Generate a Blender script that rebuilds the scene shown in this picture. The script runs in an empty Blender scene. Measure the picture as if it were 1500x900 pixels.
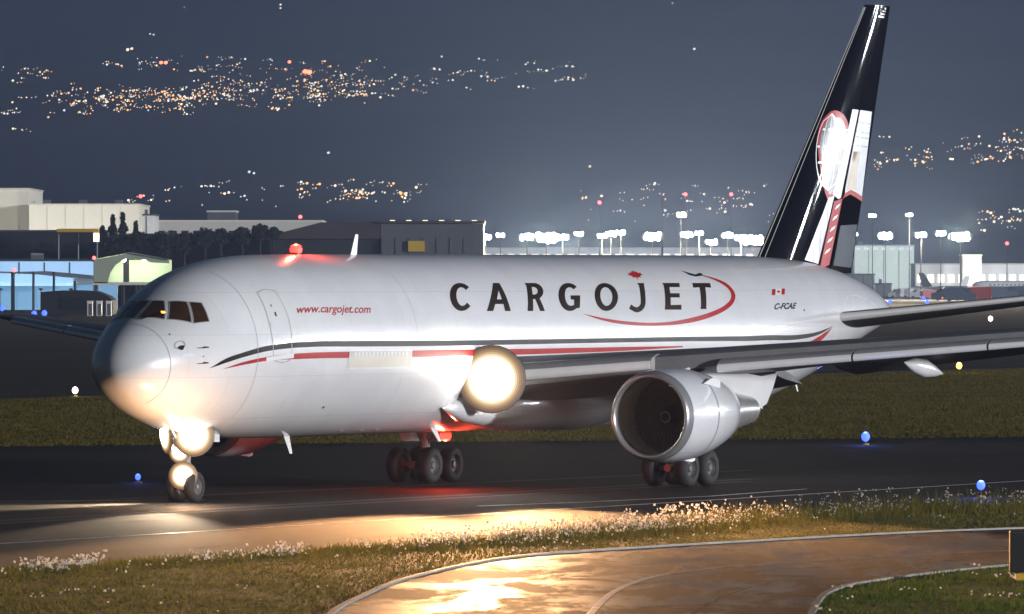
import bpy, bmesh, math, random
import numpy as np
from mathutils import Vector, Matrix, noise as mnoise

R = math.radians
rng = random.Random(7)
C = bpy.context.scene.collection
sc = bpy.context.scene

# ------------------------------------------------------------------ camera
CAM_Z = 6.83                       # eye height above the taxiway
FPX, HOR = 12000.0, 400.0          # long lens in photo pixels, row of the true horizon
cam_d = bpy.data.cameras.new('camera')
cam_d.sensor_width = 36.0
cam_d.lens = 288.0
cam_d.clip_start = 0.5
cam_d.clip_end = 30000
cam = bpy.data.objects.new('camera', cam_d)
C.objects.link(cam)
cam.location = (0, 0, CAM_Z)
cam.rotation_euler = (R(90) - math.atan((450 - HOR) / FPX), 0, 0)
sc.camera = cam
sc.render.resolution_x, sc.render.resolution_y = 1024, 614

# ------------------------------------------------------------------ world + key light
SUN_AZ, SUN_EL = 122.0, 6.0        # the flood light comes from the right, low
world = bpy.data.worlds.new('World')
sc.world = world
world.use_nodes = True
wn = world.node_tree
bg = wn.nodes['Background']
sky = wn.nodes.new('ShaderNodeTexSky')
sky.sky_type = 'NISHITA'
sky.sun_disc = False
sky.sun_elevation = R(SUN_EL)
sky.sun_rotation = R(SUN_AZ)
sky.ozone_density = 3.0
sky.dust_density = 0.6
wn.links.new(sky.outputs[0], bg.inputs[0])
bg.inputs[1].default_value = 0.022

sun_d = bpy.data.lights.new('sun', 'SUN')
sun_d.energy = 3.1
sun_d.angle = R(4)
sun_d.color = (0.97, 0.98, 1.0)
sun = bpy.data.objects.new('sun', sun_d)
C.objects.link(sun)
sd = Vector((math.sin(R(SUN_AZ)) * math.cos(R(SUN_EL)), math.cos(R(SUN_AZ)) * math.cos(R(SUN_EL)), math.sin(R(SUN_EL))))
sun.rotation_euler = sd.to_track_quat('Z', 'Y').to_euler()
sun.location = sd * 200

sc.view_settings.view_transform = 'Standard'
sc.view_settings.look = 'None'
sc.view_settings.exposure = 0.0
sc.view_settings.gamma = 1.0
sc.cycles.volume_bounces = 0
sc.cycles.max_bounces = 6
sc.cycles.sample_clamp_indirect = 4.0

# ------------------------------------------------------------------ surveying helpers
def ground(px, py, z=0.0):
    Y = (CAM_Z - z) * FPX / (py - HOR)
    return ((px - 750.0) / FPX * Y, Y)

def at(px, py, Y):
    return Vector(((px - 750.0) / FPX * Y, Y, CAM_Z - (py - HOR) / FPX * Y))

# ------------------------------------------------------------------ materials
def mat(name, col, rough=0.5, metal=0.0, coat=0.0, var=0.0, vscale=4.0, bump=0.0, bscale=20.0, stretch=None, spec=0.5, coat_rough=0.05):
    m = bpy.data.materials.new(name)
    m.use_nodes = True
    nt = m.node_tree
    b = nt.nodes['Principled BSDF']
    b.inputs['Base Color'].default_value = (*col, 1)
    b.inputs['Roughness'].default_value = rough
    b.inputs['Metallic'].default_value = metal
    b.inputs['Coat Weight'].default_value = coat
    b.inputs['Coat Roughness'].default_value = coat_rough
    b.inputs['Specular IOR Level'].default_value = spec
    if var or bump:
        tc = nt.nodes.new('ShaderNodeTexCoord')
        mp = nt.nodes.new('ShaderNodeMapping')
        nt.links.new(tc.outputs['Object'], mp.inputs[0])
        if stretch:
            mp.inputs['Scale'].default_value = stretch
    if var:
        n = nt.nodes.new('ShaderNodeTexNoise')
        n.inputs['Scale'].default_value = vscale
        n.inputs['Detail'].default_value = 6
        n.inputs['Roughness'].default_value = 0.65
        r = nt.nodes.new('ShaderNodeValToRGB')
        r.color_ramp.elements[0].position = 0.32
        r.color_ramp.elements[1].position = 0.70
        r.color_ramp.elements[0].color = (*[c * (1 - var) for c in col], 1)
        r.color_ramp.elements[1].color = (*[min(1, c * (1 + var)) for c in col], 1)
        nt.links.new(mp.outputs[0], n.inputs['Vector'])
        nt.links.new(n.outputs['Fac'], r.inputs[0])
        nt.links.new(r.outputs[0], b.inputs['Base Color'])
    if bump:
        n2 = nt.nodes.new('ShaderNodeTexNoise')
        n2.inputs['Scale'].default_value = bscale
        n2.inputs['Detail'].default_value = 4
        bp = nt.nodes.new('ShaderNodeBump')
        bp.inputs['Strength'].default_value = bump
        bp.inputs['Distance'].default_value = 0.02
        nt.links.new(mp.outputs[0], n2.inputs['Vector'])
        nt.links.new(n2.outputs['Fac'], bp.inputs['Height'])
        nt.links.new(bp.outputs[0], b.inputs['Normal'])
    return m

def glow(name, col, strength, sampled=False):
    m = bpy.data.materials.new(name)
    m.use_nodes = True
    b = m.node_tree.nodes['Principled BSDF']
    b.inputs['Base Color'].default_value = (0.1, 0.1, 0.1, 1)
    b.inputs['Emission Color'].default_value = (*col, 1)
    b.inputs['Emission Strength'].default_value = strength
    if not sampled:
        m.cycles.emission_sampling = 'NONE'
    return m

M = {}
M['white_paint'] = mat('white_paint', (0.80, 0.80, 0.82), 0.30, coat=1.0, var=0.05, vscale=0.7, coat_rough=0.06)
M['black_paint'] = mat('black_paint', (0.010, 0.007, 0.006), 0.45, coat=0.1, spec=.25, var=0.2, vscale=2)
M['flare_black'] = mat('flare_black', (0.024, 0.013, 0.007), 0.45, coat=0.1, spec=.25, var=0.25, vscale=2)  # brown tint puts the warm flare over the titles into the paint
M['red_paint'] = mat('red_paint', (0.42, 0.012, 0.014), 0.4, coat=0.15, spec=.3, var=0.12, vscale=2)
M['navy_paint'] = mat('navy_paint', (0.005, 0.005, 0.008), 0.30, coat=0.45, var=0.25, vscale=1.2, bump=0.34, bscale=3.2, coat_rough=0.03, spec=0.0)
M['rudder_paint'] = mat('rudder_paint', (0.035, 0.055, 0.10), 0.22, coat=0.8, var=0.2, vscale=0.8)
M['seam'] = mat('seam', (0.42, 0.42, 0.43), 0.6, var=0.15, vscale=6)
M['pale_print'] = mat('pale_print', (0.80, 0.84, 0.90), 0.3, coat=0.5, var=0.10, vscale=1.5)
M['globe_grey'] = mat('globe_grey', (0.20, 0.21, 0.24), 0.25, coat=0.6, var=0.35, vscale=1.2)
M['white_print'] = mat('white_print', (0.82, 0.82, 0.84), 0.3, coat=0.4, var=0.05, vscale=2)
M['cream_print'] = mat('cream_print', (0.70, 0.62, 0.50), 0.3, coat=0.4, var=0.08, vscale=2)
M['silver_print'] = mat('silver_print', (0.62, 0.62, 0.68), 0.25, metal=0.1, coat=0.6, var=0.45, vscale=1.6, stretch=(3, 3, 0.5))
M['bare_metal'] = mat('bare_metal', (0.62, 0.61, 0.60), 0.26, metal=1.0, var=0.06, vscale=4)
M['wing_grey'] = mat('wing_grey', (0.15, 0.15, 0.155), 0.45, var=0.12, vscale=0.8, spec=0.4)
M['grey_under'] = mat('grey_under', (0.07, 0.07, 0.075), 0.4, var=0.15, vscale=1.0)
M['slat_alloy'] = mat('slat_alloy', (0.52, 0.515, 0.51), 0.26, metal=0.6, var=0.06, vscale=3)
M['highlight_alloy'] = mat('highlight_alloy', (0.88, 0.87, 0.86), 0.22, metal=0.25, var=0.04, vscale=3)  # near white, so the bright edge highlight is painted in
M['dark_metal'] = mat('dark_metal', (0.10, 0.095, 0.09), 0.42, metal=0.8, var=0.2, vscale=5)
M['inlet_liner'] = mat('inlet_liner', (0.66, 0.56, 0.42), 0.5, metal=0.1, var=0.15, vscale=4)  # tan colour carries the warm landing light inside the inlet
M['fan_metal'] = mat('fan_metal', (0.30, 0.25, 0.18), 0.42, metal=0.5, var=0.1, vscale=6)  # brownish, with the landing light's warmth put into the colour
M['strut_grey'] = mat('strut_grey', (0.26, 0.26, 0.26), 0.4, metal=0.2, var=0.12, vscale=4)
M['rubber'] = mat('rubber', (0.022, 0.022, 0.022), 0.75, var=0.2, vscale=10, bump=0.2, bscale=30)
M['cockpit_glass'] = mat('cockpit_glass', (0.045, 0.022, 0.010), 0.08, coat=1.0, var=0.5, vscale=1.5)  # brown base colour paints the faint cockpit glow into the glass
M['window_frame'] = mat('window_frame', (0.36, 0.35, 0.34), 0.4, var=0.1, vscale=5)
M['asphalt'] = mat('asphalt', (0.020, 0.017, 0.016), 0.80, var=0.40, vscale=0.35, bump=0.6, bscale=9, spec=0.11, stretch=(1, 0.35, 1))
M['apron_asphalt'] = mat('apron_asphalt', (0.026, 0.026, 0.024), 0.95, spec=0.08, var=0.35, vscale=0.02, bump=0.2, bscale=4)
M['white_line'] = mat('white_line', (0.78, 0.74, 0.66), 0.55, var=0.28, vscale=1.2, bump=0.2, bscale=12)
M['yellow_line'] = mat('yellow_line', (0.46, 0.34, 0.12), 0.55, var=0.28, vscale=0.9, bump=0.2, bscale=12)
M['concrete_kerb'] = mat('concrete_kerb', (0.34, 0.32, 0.29), 0.7, var=0.25, vscale=1.5, bump=0.3, bscale=10)
M['beige_wall'] = mat('beige_wall', (0.76, 0.73, 0.64), 0.7, var=0.06, vscale=0.08)
M['cream_wall'] = mat('cream_wall', (0.60, 0.58, 0.53), 0.7, var=0.08, vscale=0.1)
M['blue_wall'] = mat('blue_wall', (0.46, 0.66, 0.90), 0.6, var=0.07, vscale=0.1)
M['teal_wall'] = mat('teal_wall', (0.18, 0.34, 0.48), 0.6, var=0.12, vscale=0.12)
M['dark_wall'] = mat('dark_wall', (0.016, 0.016, 0.021), 0.7, var=0.25, vscale=0.1)
M['hangar_grey'] = mat('hangar_grey', (0.10, 0.10, 0.105), 0.6, var=0.15, vscale=0.1)
M['hangar_roof'] = mat('hangar_roof', (0.055, 0.040, 0.042), 0.6, var=0.2, vscale=0.1)
M['box_wall'] = mat('box_wall', (0.56, 0.62, 0.59), 0.6, var=0.12, vscale=0.08)
M['shed_grey'] = mat('shed_grey', (0.11, 0.12, 0.13), 0.6, var=0.2, vscale=0.2)
M['canopy_cloth'] = mat('canopy_cloth', (0.40, 0.46, 0.36), 0.6, var=0.08, vscale=0.1)
M['dark_window'] = mat('dark_window', (0.02, 0.024, 0.03), 0.1, var=0.3, vscale=0.3)
M['steel_pole'] = mat('steel_pole', (0.18, 0.18, 0.19), 0.5, metal=0.5, var=0.15, vscale=3)
M['dark_pole'] = mat('dark_pole', (0.03, 0.03, 0.035), 0.5, var=0.2, vscale=3)
M['sign_black'] = mat('sign_black', (0.006, 0.006, 0.006), 0.6, var=0.3, vscale=3)
M['sign_yellow'] = mat('sign_yellow', (0.60, 0.38, 0.03), 0.5, var=0.15, vscale=4)
M['plane_white'] = mat('plane_white', (0.80, 0.82, 0.85), 0.35, var=0.06, vscale=0.3)
M['plane_red'] = mat('plane_red', (0.42, 0.05, 0.03), 0.4, var=0.1, vscale=0.3)
M['plane_grey'] = mat('plane_grey', (0.12, 0.11, 0.10), 0.4, var=0.2, vscale=0.3)
M['truck_blue'] = mat('truck_blue', (0.05, 0.07, 0.11), 0.4, var=0.2, vscale=1)
M['bark'] = mat('bark', (0.05, 0.035, 0.025), 0.9, var=0.3, vscale=3)
M['needles'] = mat('needles', (0.012, 0.016, 0.012), 0.8, var=0.4, vscale=0.8)
M['leaves'] = mat('leaves', (0.016, 0.018, 0.014), 0.8, var=0.4, vscale=0.5)
M['hill_soil'] = mat('hill_soil', (0.026, 0.034, 0.055), 0.9, var=0.4, vscale=0.004, spec=0.1)

def grass_material(name, a, b, c, scale):
    m = mat(name, a, 0.85, spec=0.15)
    nt = m.node_tree
    bs = nt.nodes['Principled BSDF']
    tc = nt.nodes.new('ShaderNodeTexCoord')
    n1 = nt.nodes.new('ShaderNodeTexNoise'); n1.inputs['Scale'].default_value = scale; n1.inputs['Detail'].default_value = 8; n1.inputs['Roughness'].default_value = 0.7
    rp = nt.nodes.new('ShaderNodeValToRGB')
    e = rp.color_ramp.elements
    e[0].position, e[0].color = 0.30, (*a, 1)
    e[1].position, e[1].color = 0.72, (*c, 1)
    e2 = rp.color_ramp.elements.new(0.5); e2.color = (*b, 1)
    nt.links.new(tc.outputs['Object'], n1.inputs['Vector'])
    nt.links.new(n1.outputs['Fac'], rp.inputs[0])
    nt.links.new(rp.outputs[0], bs.inputs['Base Color'])
    return m

M['ground_grass'] = grass_material('ground_grass', (0.07, 0.062, 0.022), (0.09, 0.08, 0.03), (0.12, 0.10, 0.042), 0.12)
M['verge_soil'] = grass_material('verge_soil', (0.09, 0.08, 0.02), (0.13, 0.11, 0.03), (0.18, 0.14, 0.045), 0.6)
M['blade_green'] = grass_material('blade_green', (0.13, 0.125, 0.020), (0.20, 0.175, 0.034), (0.30, 0.235, 0.060), 0.45)
M['blade_fresh'] = grass_material('blade_fresh', (0.07, 0.12, 0.014), (0.11, 0.16, 0.022), (0.15, 0.17, 0.040), 0.5)
M['tar'] = mat('tar', (0.012, 0.011, 0.011), 0.95, var=0.3, vscale=2, spec=0.05)
M['field_blade'] = grass_material('field_blade', (0.085, 0.070, 0.012), (0.125, 0.100, 0.018), (0.16, 0.125, 0.028), 0.10)
M['rim_grey'] = mat('rim_grey', (0.09, 0.09, 0.09), 0.5, metal=0.3, var=0.2, vscale=5)
M['petals'] = mat('petals', (0.80, 0.74, 0.66), 0.7, var=0.08, vscale=2)
def translucent(m, f):
    nt = m.node_tree; b = nt.nodes['Principled BSDF']; out = nt.nodes['Material Output']
    tr = nt.nodes.new('ShaderNodeBsdfTranslucent'); mx = nt.nodes.new('ShaderNodeMixShader'); mx.inputs[0].default_value = f
    bc = b.inputs['Base Color']
    if bc.links: nt.links.new(bc.links[0].from_socket, tr.inputs[0])
    else: tr.inputs[0].default_value = bc.default_value
    nt.links.new(b.outputs[0], mx.inputs[1]); nt.links.new(tr.outputs[0], mx.inputs[2]); nt.links.new(mx.outputs[0], out.inputs['Surface'])
for k_ in ('field_blade', 'blade_green', 'blade_fresh', 'petals'): translucent(M[k_], .5)


# wet patched road
m = M['wet_asphalt'] = mat('wet_asphalt', (0.05, 0.045, 0.042), 0.5, bump=0.9, bscale=3.5, spec=0.9)
nt = m.node_tree; bs = nt.nodes['Principled BSDF']
tc = nt.nodes.new('ShaderNodeTexCoord'); mp = nt.nodes.new('ShaderNodeMapping')
mp.inputs['Scale'].default_value = (0.55, 0.16, 1); mp.inputs['Rotation'].default_value = (0, 0, R(-35))
n1 = nt.nodes.new('ShaderNodeTexNoise'); n1.inputs['Scale'].default_value = 1.0; n1.inputs['Detail'].default_value = 9; n1.inputs['Roughness'].default_value = 0.68; n1.inputs['Distortion'].default_value = 0.6
ms = nt.nodes.new('ShaderNodeMapRange'); ms.interpolation_type = 'SMOOTHSTEP'
for k_, v_ in ((1, .44), (2, .60), (3, 0), (4, 1)): ms.inputs[k_].default_value = v_
def remap(sock, a, b_):
    r_ = nt.nodes.new('ShaderNodeMapRange'); r_.inputs[3].default_value = a; r_.inputs[4].default_value = b_
    nt.links.new(ms.outputs[0], r_.inputs[0]); nt.links.new(r_.outputs[0], sock)
nt.links.new(tc.outputs['Object'], mp.inputs[0]); nt.links.new(mp.outputs[0], n1.inputs['Vector']); nt.links.new(n1.outputs['Fac'], ms.inputs[0])
remap(bs.inputs['Roughness'], .78, .46); remap(bs.inputs['Specular IOR Level'], .10, 1.0)
r2 = nt.nodes.new('ShaderNodeValToRGB'); r2.color_ramp.elements[0].color = (0.020, 0.015, 0.012, 1); r2.color_ramp.elements[1].color = (0.15, 0.11, 0.075, 1)
nt.links.new(ms.outputs[0], r2.inputs[0]); nt.links.new(r2.outputs[0], bs.inputs['Base Color'])

# lamps
G = {}
G['landing'] = [glow('landing_lens', (1.0, 0.93, 0.80), 60)] + [glow('lens_glare_ring', c_, e_) for c_, e_ in (((1, .90, .70), 3.0), ((1, .84, .58), 1.5), ((1, .76, .45), .95), ((1, .68, .34), .60), ((1, .60, .25), .36), ((1, .52, .18), .20), ((1, .45, .14), .10))]  # ring materials paint the lamp's glare dying away outwards
G['taxi'] = [glow('taxi_lens', (1.0, 0.86, 0.62), 40)] + G['landing'][1:]
G['red'] = glow('red_beacon_glass', (1.0, 0.012, 0.008), 14)
G['flood_white'] = glow('flood_white', (0.93, 0.97, 1.0), 22)
G['flood_warm'] = glow('flood_warm', (1.0, 0.95, 0.78), 16)
G['blue'] = glow('blue_globe', (0.03, 0.075, 1.0), 5)
G['pinkish'] = glow('pinkish_globe', (1.0, 0.75, 0.82), 5)
G['amber'] = glow('amber_globe', (1.0, 0.55, 0.08), 5)
G['obstruction'] = glow('obstruction_red', (1.0, 0.08, 0.08), 7)
G['city_warm'] = glow('city_warm', (1.0, 0.50, 0.18), 2.4)
G['city_white'] = glow('city_white', (1.0, 0.82, 0.58), 2.2)
G['city_cool'] = glow('city_cool', (0.80, 0.92, 1.0), 1.5)
G['city_red'] = glow('city_red', (1.0, 0.20, 0.10), 5.0)
G['lit_window'] = glow('lit_window', (1.0, 0.92, 0.70), 2.2)
G['cockpit_amber'] = glow('cockpit_amber', (1.0, 0.45, 0.08), 2.4)

# ------------------------------------------------------------------ mesh helpers
class B:
    def __init__(s): s.v, s.f = [], []
    def add(s, vs, fs):
        o = len(s.v); s.v += [tuple(v) for v in vs]; s.f += [tuple(i + o for i in f) for f in fs]
    def box(s, c, d, rz=0.0):
        x, y, z = d[0] / 2, d[1] / 2, d[2] / 2
        ca, sa = math.cos(rz), math.sin(rz)
        vs = [(c[0] + ca * a * x - sa * b * y, c[1] + sa * a * x + ca * b * y, c[2] + e * z) for e in (-1, 1) for a, b in ((-1, -1), (1, -1), (1, 1), (-1, 1))]
        s.add(vs, [(3, 2, 1, 0), (4, 5, 6, 7), (0, 1, 5, 4), (1, 2, 6, 5), (2, 3, 7, 6), (3, 0, 4, 7)])
        return s
    def cyl(s, p0, p1, r0, r1=None, n=12, caps=True):
        r1 = r0 if r1 is None else r1
        p0, p1 = Vector(p0), Vector(p1); d = (p1 - p0).normalized()
        u = d.orthogonal().normalized(); w = d.cross(u)
        ring = lambda p, r: [p + (u * math.cos(2 * math.pi * i / n) + w * math.sin(2 * math.pi * i / n)) * r for i in range(n)]
        fs = [(i, (i + 1) % n, n + (i + 1) % n, n + i) for i in range(n)]
        if caps: fs += [tuple(range(n - 1, -1, -1)), tuple(range(n, 2 * n))]
        s.add(ring(p0, r0) + ring(p1, r1), fs)
        return s
    def lathe(s, prof, o, axis=(1, 0, 0), n=48):
        d = Vector(axis).normalized(); u = Vector((0, 0, 1)) if abs(d.z) < .9 else Vector((0, 1, 0))
        u = (u - d * u.dot(d)).normalized(); w = d.cross(u); o = Vector(o)
        vs = [o + d * a + (u * math.cos(2 * math.pi * i / n) + w * math.sin(2 * math.pi * i / n)) * r for a, r in prof for i in range(n)]
        fs = [(k * n + i, k * n + (i + 1) % n, (k + 1) * n + (i + 1) % n, (k + 1) * n + i) for k in range(len(prof) - 1) for i in range(n)]
        s.add(vs, fs)
        return s
    def prism(s, poly, z0, z1):
        n = len(poly)
        s.add([(x, y, z0) for x, y in poly] + [(x, y, z1) for x, y in poly],
              [tuple(range(n - 1, -1, -1)), tuple(range(n, 2 * n))] + [(i, (i + 1) % n, n + (i + 1) % n, n + i) for i in range(n)])
        return s
    def vprism(s, prof, y0, y1):         # outline in x-z, thick along y
        n = len(prof)
        s.add([(x, y0, z) for x, z in prof] + [(x, y1, z) for x, z in prof],
              [tuple(range(n)), tuple(range(2 * n - 1, n - 1, -1))] + [(i, n + i, n + (i + 1) % n, (i + 1) % n) for i in range(n)])
        return s
    def ball(s, c, r, nu=12, nv=8, sz=1.0):
        s.lathe([(-r * sz * math.cos(math.pi * k / nv), max(1e-4, r * math.sin(math.pi * k / nv))) for k in range(nv + 1)], c, (0, 0, 1), nu)
        return s
    def build(s, name, m, parent=None, smooth=None, loc=None):
        me = bpy.data.meshes.new(name)
        me.from_pydata(s.v, [], s.f); me.update()
        bm = bmesh.new(); bm.from_mesh(me); bmesh.ops.recalc_face_normals(bm, faces=bm.faces); bm.to_mesh(me); bm.free()
        return link(name, me, m, parent, smooth, loc)

def link(name, me, m, parent=None, smooth=None, loc=None):
    if m is not None:
        me.materials.clear(); me.materials.append(m)
    if smooth is not None:
        me.polygons.foreach_set('use_smooth', [True] * len(me.polygons))
        if smooth < 179: me.set_sharp_from_angle(angle=R(smooth))
    o = bpy.data.objects.new(name, me); C.objects.link(o)
    if parent is not None: o.parent = parent
    if loc is not None: o.location = loc
    return o

def thing(name, label, cat, loc=(0, 0, 0), rz=0.0, group=None):
    o = bpy.data.objects.new(name, None); C.objects.link(o)
    o.location = loc; o.rotation_euler = (0, 0, rz); o.empty_display_size = 0.3
    return tag(o, label, cat, group)

def tag(o, label, cat, group=None):
    o['label'] = label; o['category'] = cat
    if group: o['group'] = group
    return o

def struct(o):
    o['kind'] = 'structure'; return o

def lamp(name, kind, loc, power, col, parent=None, aim=None, size=0.2, cone=30, blend=0.4):
    d = bpy.data.lights.new(name, kind); d.energy = power; d.color = col; d.shadow_soft_size = size
    if kind == 'SPOT': d.spot_size = R(cone); d.spot_blend = blend
    o = bpy.data.objects.new(name, d); C.objects.link(o); o.location = loc
    if parent is not None: o.parent = parent
    if aim is not None:
        o.rotation_euler = (Vector(loc) - Vector(aim)).to_track_quat('Z', 'Y').to_euler()
    return o

# ------------------------------------------------------------------ ground, roads, hill
me = bpy.data.meshes.new('ground')
def hill_z(x, y):
    if y < 3600: return 0.0
    k = (y - 3600)
    z = k * 0.085 + 0.000003 * k * k
    n = mnoise.fractal(Vector((x * 0.0011, y * 0.0011, 3.1)), 1.0, 2.0, 5)
    return max(0.0, z + n * min(1.0, k / 700.0) * 26)
xs = np.linspace(-1700, 1700, 69); ys = np.concatenate([[-40, 0, 60, 120], np.linspace(200, 3600, 20), np.linspace(3650, 8000, 88)])
V = [(x, y, hill_z(x, y)) for y in ys for x in xs]; nx = len(xs)
Fc = [(j * nx + i, j * nx + i + 1, (j + 1) * nx + i + 1, (j + 1) * nx + i) for j in range(len(ys) - 1) for i in range(nx - 1)]
me.from_pydata(V, [], Fc); me.update()
gr = struct(link('ground', me, M['ground_grass'], smooth=180))
gr.data.materials.append(M['hill_soil'])
idx = [1 if ys[j] >= 3600 else 0 for j in range(len(ys) - 1) for i in range(nx - 1)]
gr.data.polygons.foreach_set('material_index', idx)

def sheet(name, pts, z, m):
    b = B(); b.add([(x, y, z) for x, y in pts], [tuple(range(len(pts)))])
    me = bpy.data.meshes.new(name); me.from_pydata(b.v, [], b.f); me.update()
    bm = bmesh.new(); bm.from_mesh(me)
    bmesh.ops.triangulate(bm, faces=bm.faces); bmesh.ops.recalc_face_normals(bm, faces=bm.faces)
    for f in bm.faces:
        if f.normal.z < 0: f.normal_flip()
    bm.to_mesh(me); bm.free()
    return struct(link(name, me, m))

def smooth_line(pts, n=10):
    P = [Vector(p) for p in pts]; out = []
    P = [P[0] * 2 - P[1]] + P + [P[-1] * 2 - P[-2]]
    for i in range(1, len(P) - 2):
        for k in range(n):
            t = k / n
            a, b_, c, d = P[i - 1], P[i], P[i + 1], P[i + 2]
            out.append(0.5 * ((2 * b_) + (c - a) * t + (2 * a - 5 * b_ + 4 * c - d) * t * t + (3 * b_ - a - 3 * c + d) * t ** 3))
    out.append(P[-2])
    return [(p.x, p.y) for p in out]

def ribbon(name, pts, w, z, m, h=0.0):
    b = B(); n = len(pts); L = []; Rr = []
    for i, p in enumerate(pts):
        a = Vector(pts[max(0, i - 1)]); c = Vector(pts[min(n - 1, i + 1)]); d = (c - a).normalized(); q = Vector((-d.y, d.x)) * w / 2
        L.append((p[0] + q.x, p[1] + q.y)); Rr.append((p[0] - q.x, p[1] - q.y))
    if h == 0:
        b.add([(*a, z) for a in L] + [(*a, z) for a in Rr], [(i, n + i, n + i + 1, i + 1) for i in range(n - 1)])
        me = bpy.data.meshes.new(name); me.from_pydata(b.v, [], b.f); me.update()
        bm = bmesh.new(); bm.from_mesh(me)
        for f in bm.faces:
            f.normal_update()
            if f.normal.z < 0: f.normal_flip()
        bm.to_mesh(me); bm.free()
        return struct(link(name, me, m))
    b.add([(*a, z) for a in L] + [(*a, z) for a in Rr] + [(*a, z + h) for a in L] + [(*a, z + h) for a in Rr],
          [(2 * n + i, 3 * n + i, 3 * n + i + 1, 2 * n + i + 1) for i in range(n - 1)] +
          [(i, 2 * n + i, 2 * n + i + 1, i + 1) for i in range(n - 1)] + [(n + i, n + i + 1, 3 * n + i + 1, 3 * n + i) for i in range(n - 1)])
    return struct(b.build(name, m))

near_edge = [ground(*p) for p in ((-900, 900), (-400, 862), (0, 836), (200, 823), (400, 811), (650, 797), (900, 777), (1100, 761), (1300, 751), (1500, 745), (1900, 733), (2600, 715))]
far_edge = [ground(*p) for p in ((2600, 622), (1900, 627), (1500, 632), (1150, 640), (700, 645), (350, 650), (0, 652), (-500, 655), (-1200, 660))]
sheet('taxiway', smooth_line(near_edge, 6) + far_edge, 0.004, M['asphalt'])
line_a = [ground(*p) for p in ((-400, 821.5), (0, 797), (400, 772.5), (800, 748), (1150, 726.5), (1500, 705), (2200, 678))]
ribbon('taxiway_edge_line', line_a, 0.24, 0.009, M['white_line'])
line_b = [ground(*p) for p in ((-500, 739), (0, 735), (300, 733))]
ribbon('taxiway_guide_line', line_b, 0.25, 0.009, M['yellow_line'])
line_c = [ground(*p) for p in ((700, 742), (860, 736), (1040, 727.5), (1180, 717))]
ribbon('taxiway_inner_line', line_c, 0.22, 0.009, M['white_line'])
sheet('far_apron', [ground(-400, 586), ground(0, 584), ground(350, 574), ground(800, 558), ground(1500, 538), ground(2200, 530), (1500, 3500), (-1500, 3500)], 0.04, M['apron_asphalt'])

for i_, (xa, ya, xb, yb) in enumerate(((0, 775, 900, 728), (120, 812, 760, 776), (300, 748, 1400, 690), (900, 757, 1500, 722), (0, 700, 1500, 668), (200, 676, 1300, 655), (-100, 756, 500, 738), (500, 789, 1000, 762))):
    n_ = 26; pl = []
    for k in range(n_+1):
        g_ = ground(xa + (xb-xa)*k/n_, ya + (yb-ya)*k/n_); pl.append((g_[0] + rng.uniform(-.05, .05), g_[1] + rng.uniform(-.35, .35)))
    ribbon('tar_seam', smooth_line(pl, 3), rng.uniform(.05, .09), .0065, M['tar'])
for i_, (xa, ya, xb, yb) in enumerate(((-50, 766, 1100, 702), (-50, 770, 1100, 705.5), (-50, 742, 1100, 689))):
    ribbon('rubber_mark', [ground(xa + (xb-xa)*k/10, ya + (yb-ya)*k/10) for k in range(11)], .7, .0055, M['rubber'])
outer = smooth_line([ground(*p) for p in ((380, 1120), (420, 960), (482, 903), (520, 880), (600, 848), (740, 819), (900, 806), (1100, 794), (1300, 783), (1500, 775), (1900, 764), (2600, 752))], 8)
isle = smooth_line([ground(*p) for p in ((1150, 1120), (1168, 960), (1188, 903), (1217, 868), (1300, 850), (1470, 831), (1700, 816), (2100, 800), (2700, 785))], 8)
inner = smooth_line([ground(*p) for p in ((800, 1120), (822, 960), (862, 903), (910, 862), (1000, 838), (1200, 822), (1500, 806), (1900, 790), (2600, 772))], 8)
sheet('service_road', outer + isle[::-1], 0.004, M['wet_asphalt'])
ribbon('road_edge_kerb', outer, 0.13, 0.002, M['concrete_kerb'], 0.05)
ribbon('road_centre_line', inner, 0.17, 0.009, M['white_line'])
ribbon('island_kerb', isle, 0.14, 0.002, M['concrete_kerb'], 0.06)
for pts_ in (((640, 846), (800, 838), (1000, 822), (1240, 806)), ((720, 880), (860, 868), (1020, 846), (1300, 822)), ((1010, 900), (1080, 868), (1190, 842), (1420, 818)), ((560, 884), (700, 872), (830, 866)), ((1150, 793), (1205, 808), (1235, 824))):
    pl = [(x_ + rng.uniform(-.05, .05), y_ + rng.uniform(-.3, .3)) for x_, y_ in smooth_line([ground(*p) for p in pts_], 7)]
    ribbon('tar_seam', pl, rng.uniform(.035, .06), .0075, M['tar'])
joint = [ground(*p) for p in ((575, 852), (750, 853), (960, 856), (1090, 862))]
ribbon('road_joint', joint, 0.05, 0.0085, M['black_paint'])

# ------------------------------------------------------------------ fuselage surface of the big cargo plane
TAB = np.array([
 (0,4.02,4.02,0.0,4.02),(0.08,4.38,3.70,.40,4.02),(0.3,4.72,3.42,.76,4.04),(0.7,5.08,3.13,1.10,4.08),(1.3,5.44,2.82,1.45,4.15),
 (2.0,5.82,2.54,1.74,4.22),(2.6,6.18,2.36,1.93,4.28),(3.2,6.50,2.21,2.08,4.34),(4.0,6.82,2.07,2.23,4.42),(5.2,7.10,1.95,2.38,4.52),
 (6.8,7.30,1.87,2.48,4.60),(8.6,7.38,1.84,2.515,4.63),(12,7.40,1.83,2.515,4.63),(34,7.42,1.83,2.515,4.64),(37,7.42,1.90,2.49,4.66),
 (40,7.42,2.10,2.38,4.76),(43,7.40,2.50,2.14,4.92),(46,7.30,3.12,1.80,5.12),(49,7.00,3.92,1.36,5.36),(51.5,6.52,4.58,.94,5.47),
 (53,6.06,4.94,.62,5.47),(53.6,5.78,5.12,.36,5.45)])
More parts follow.
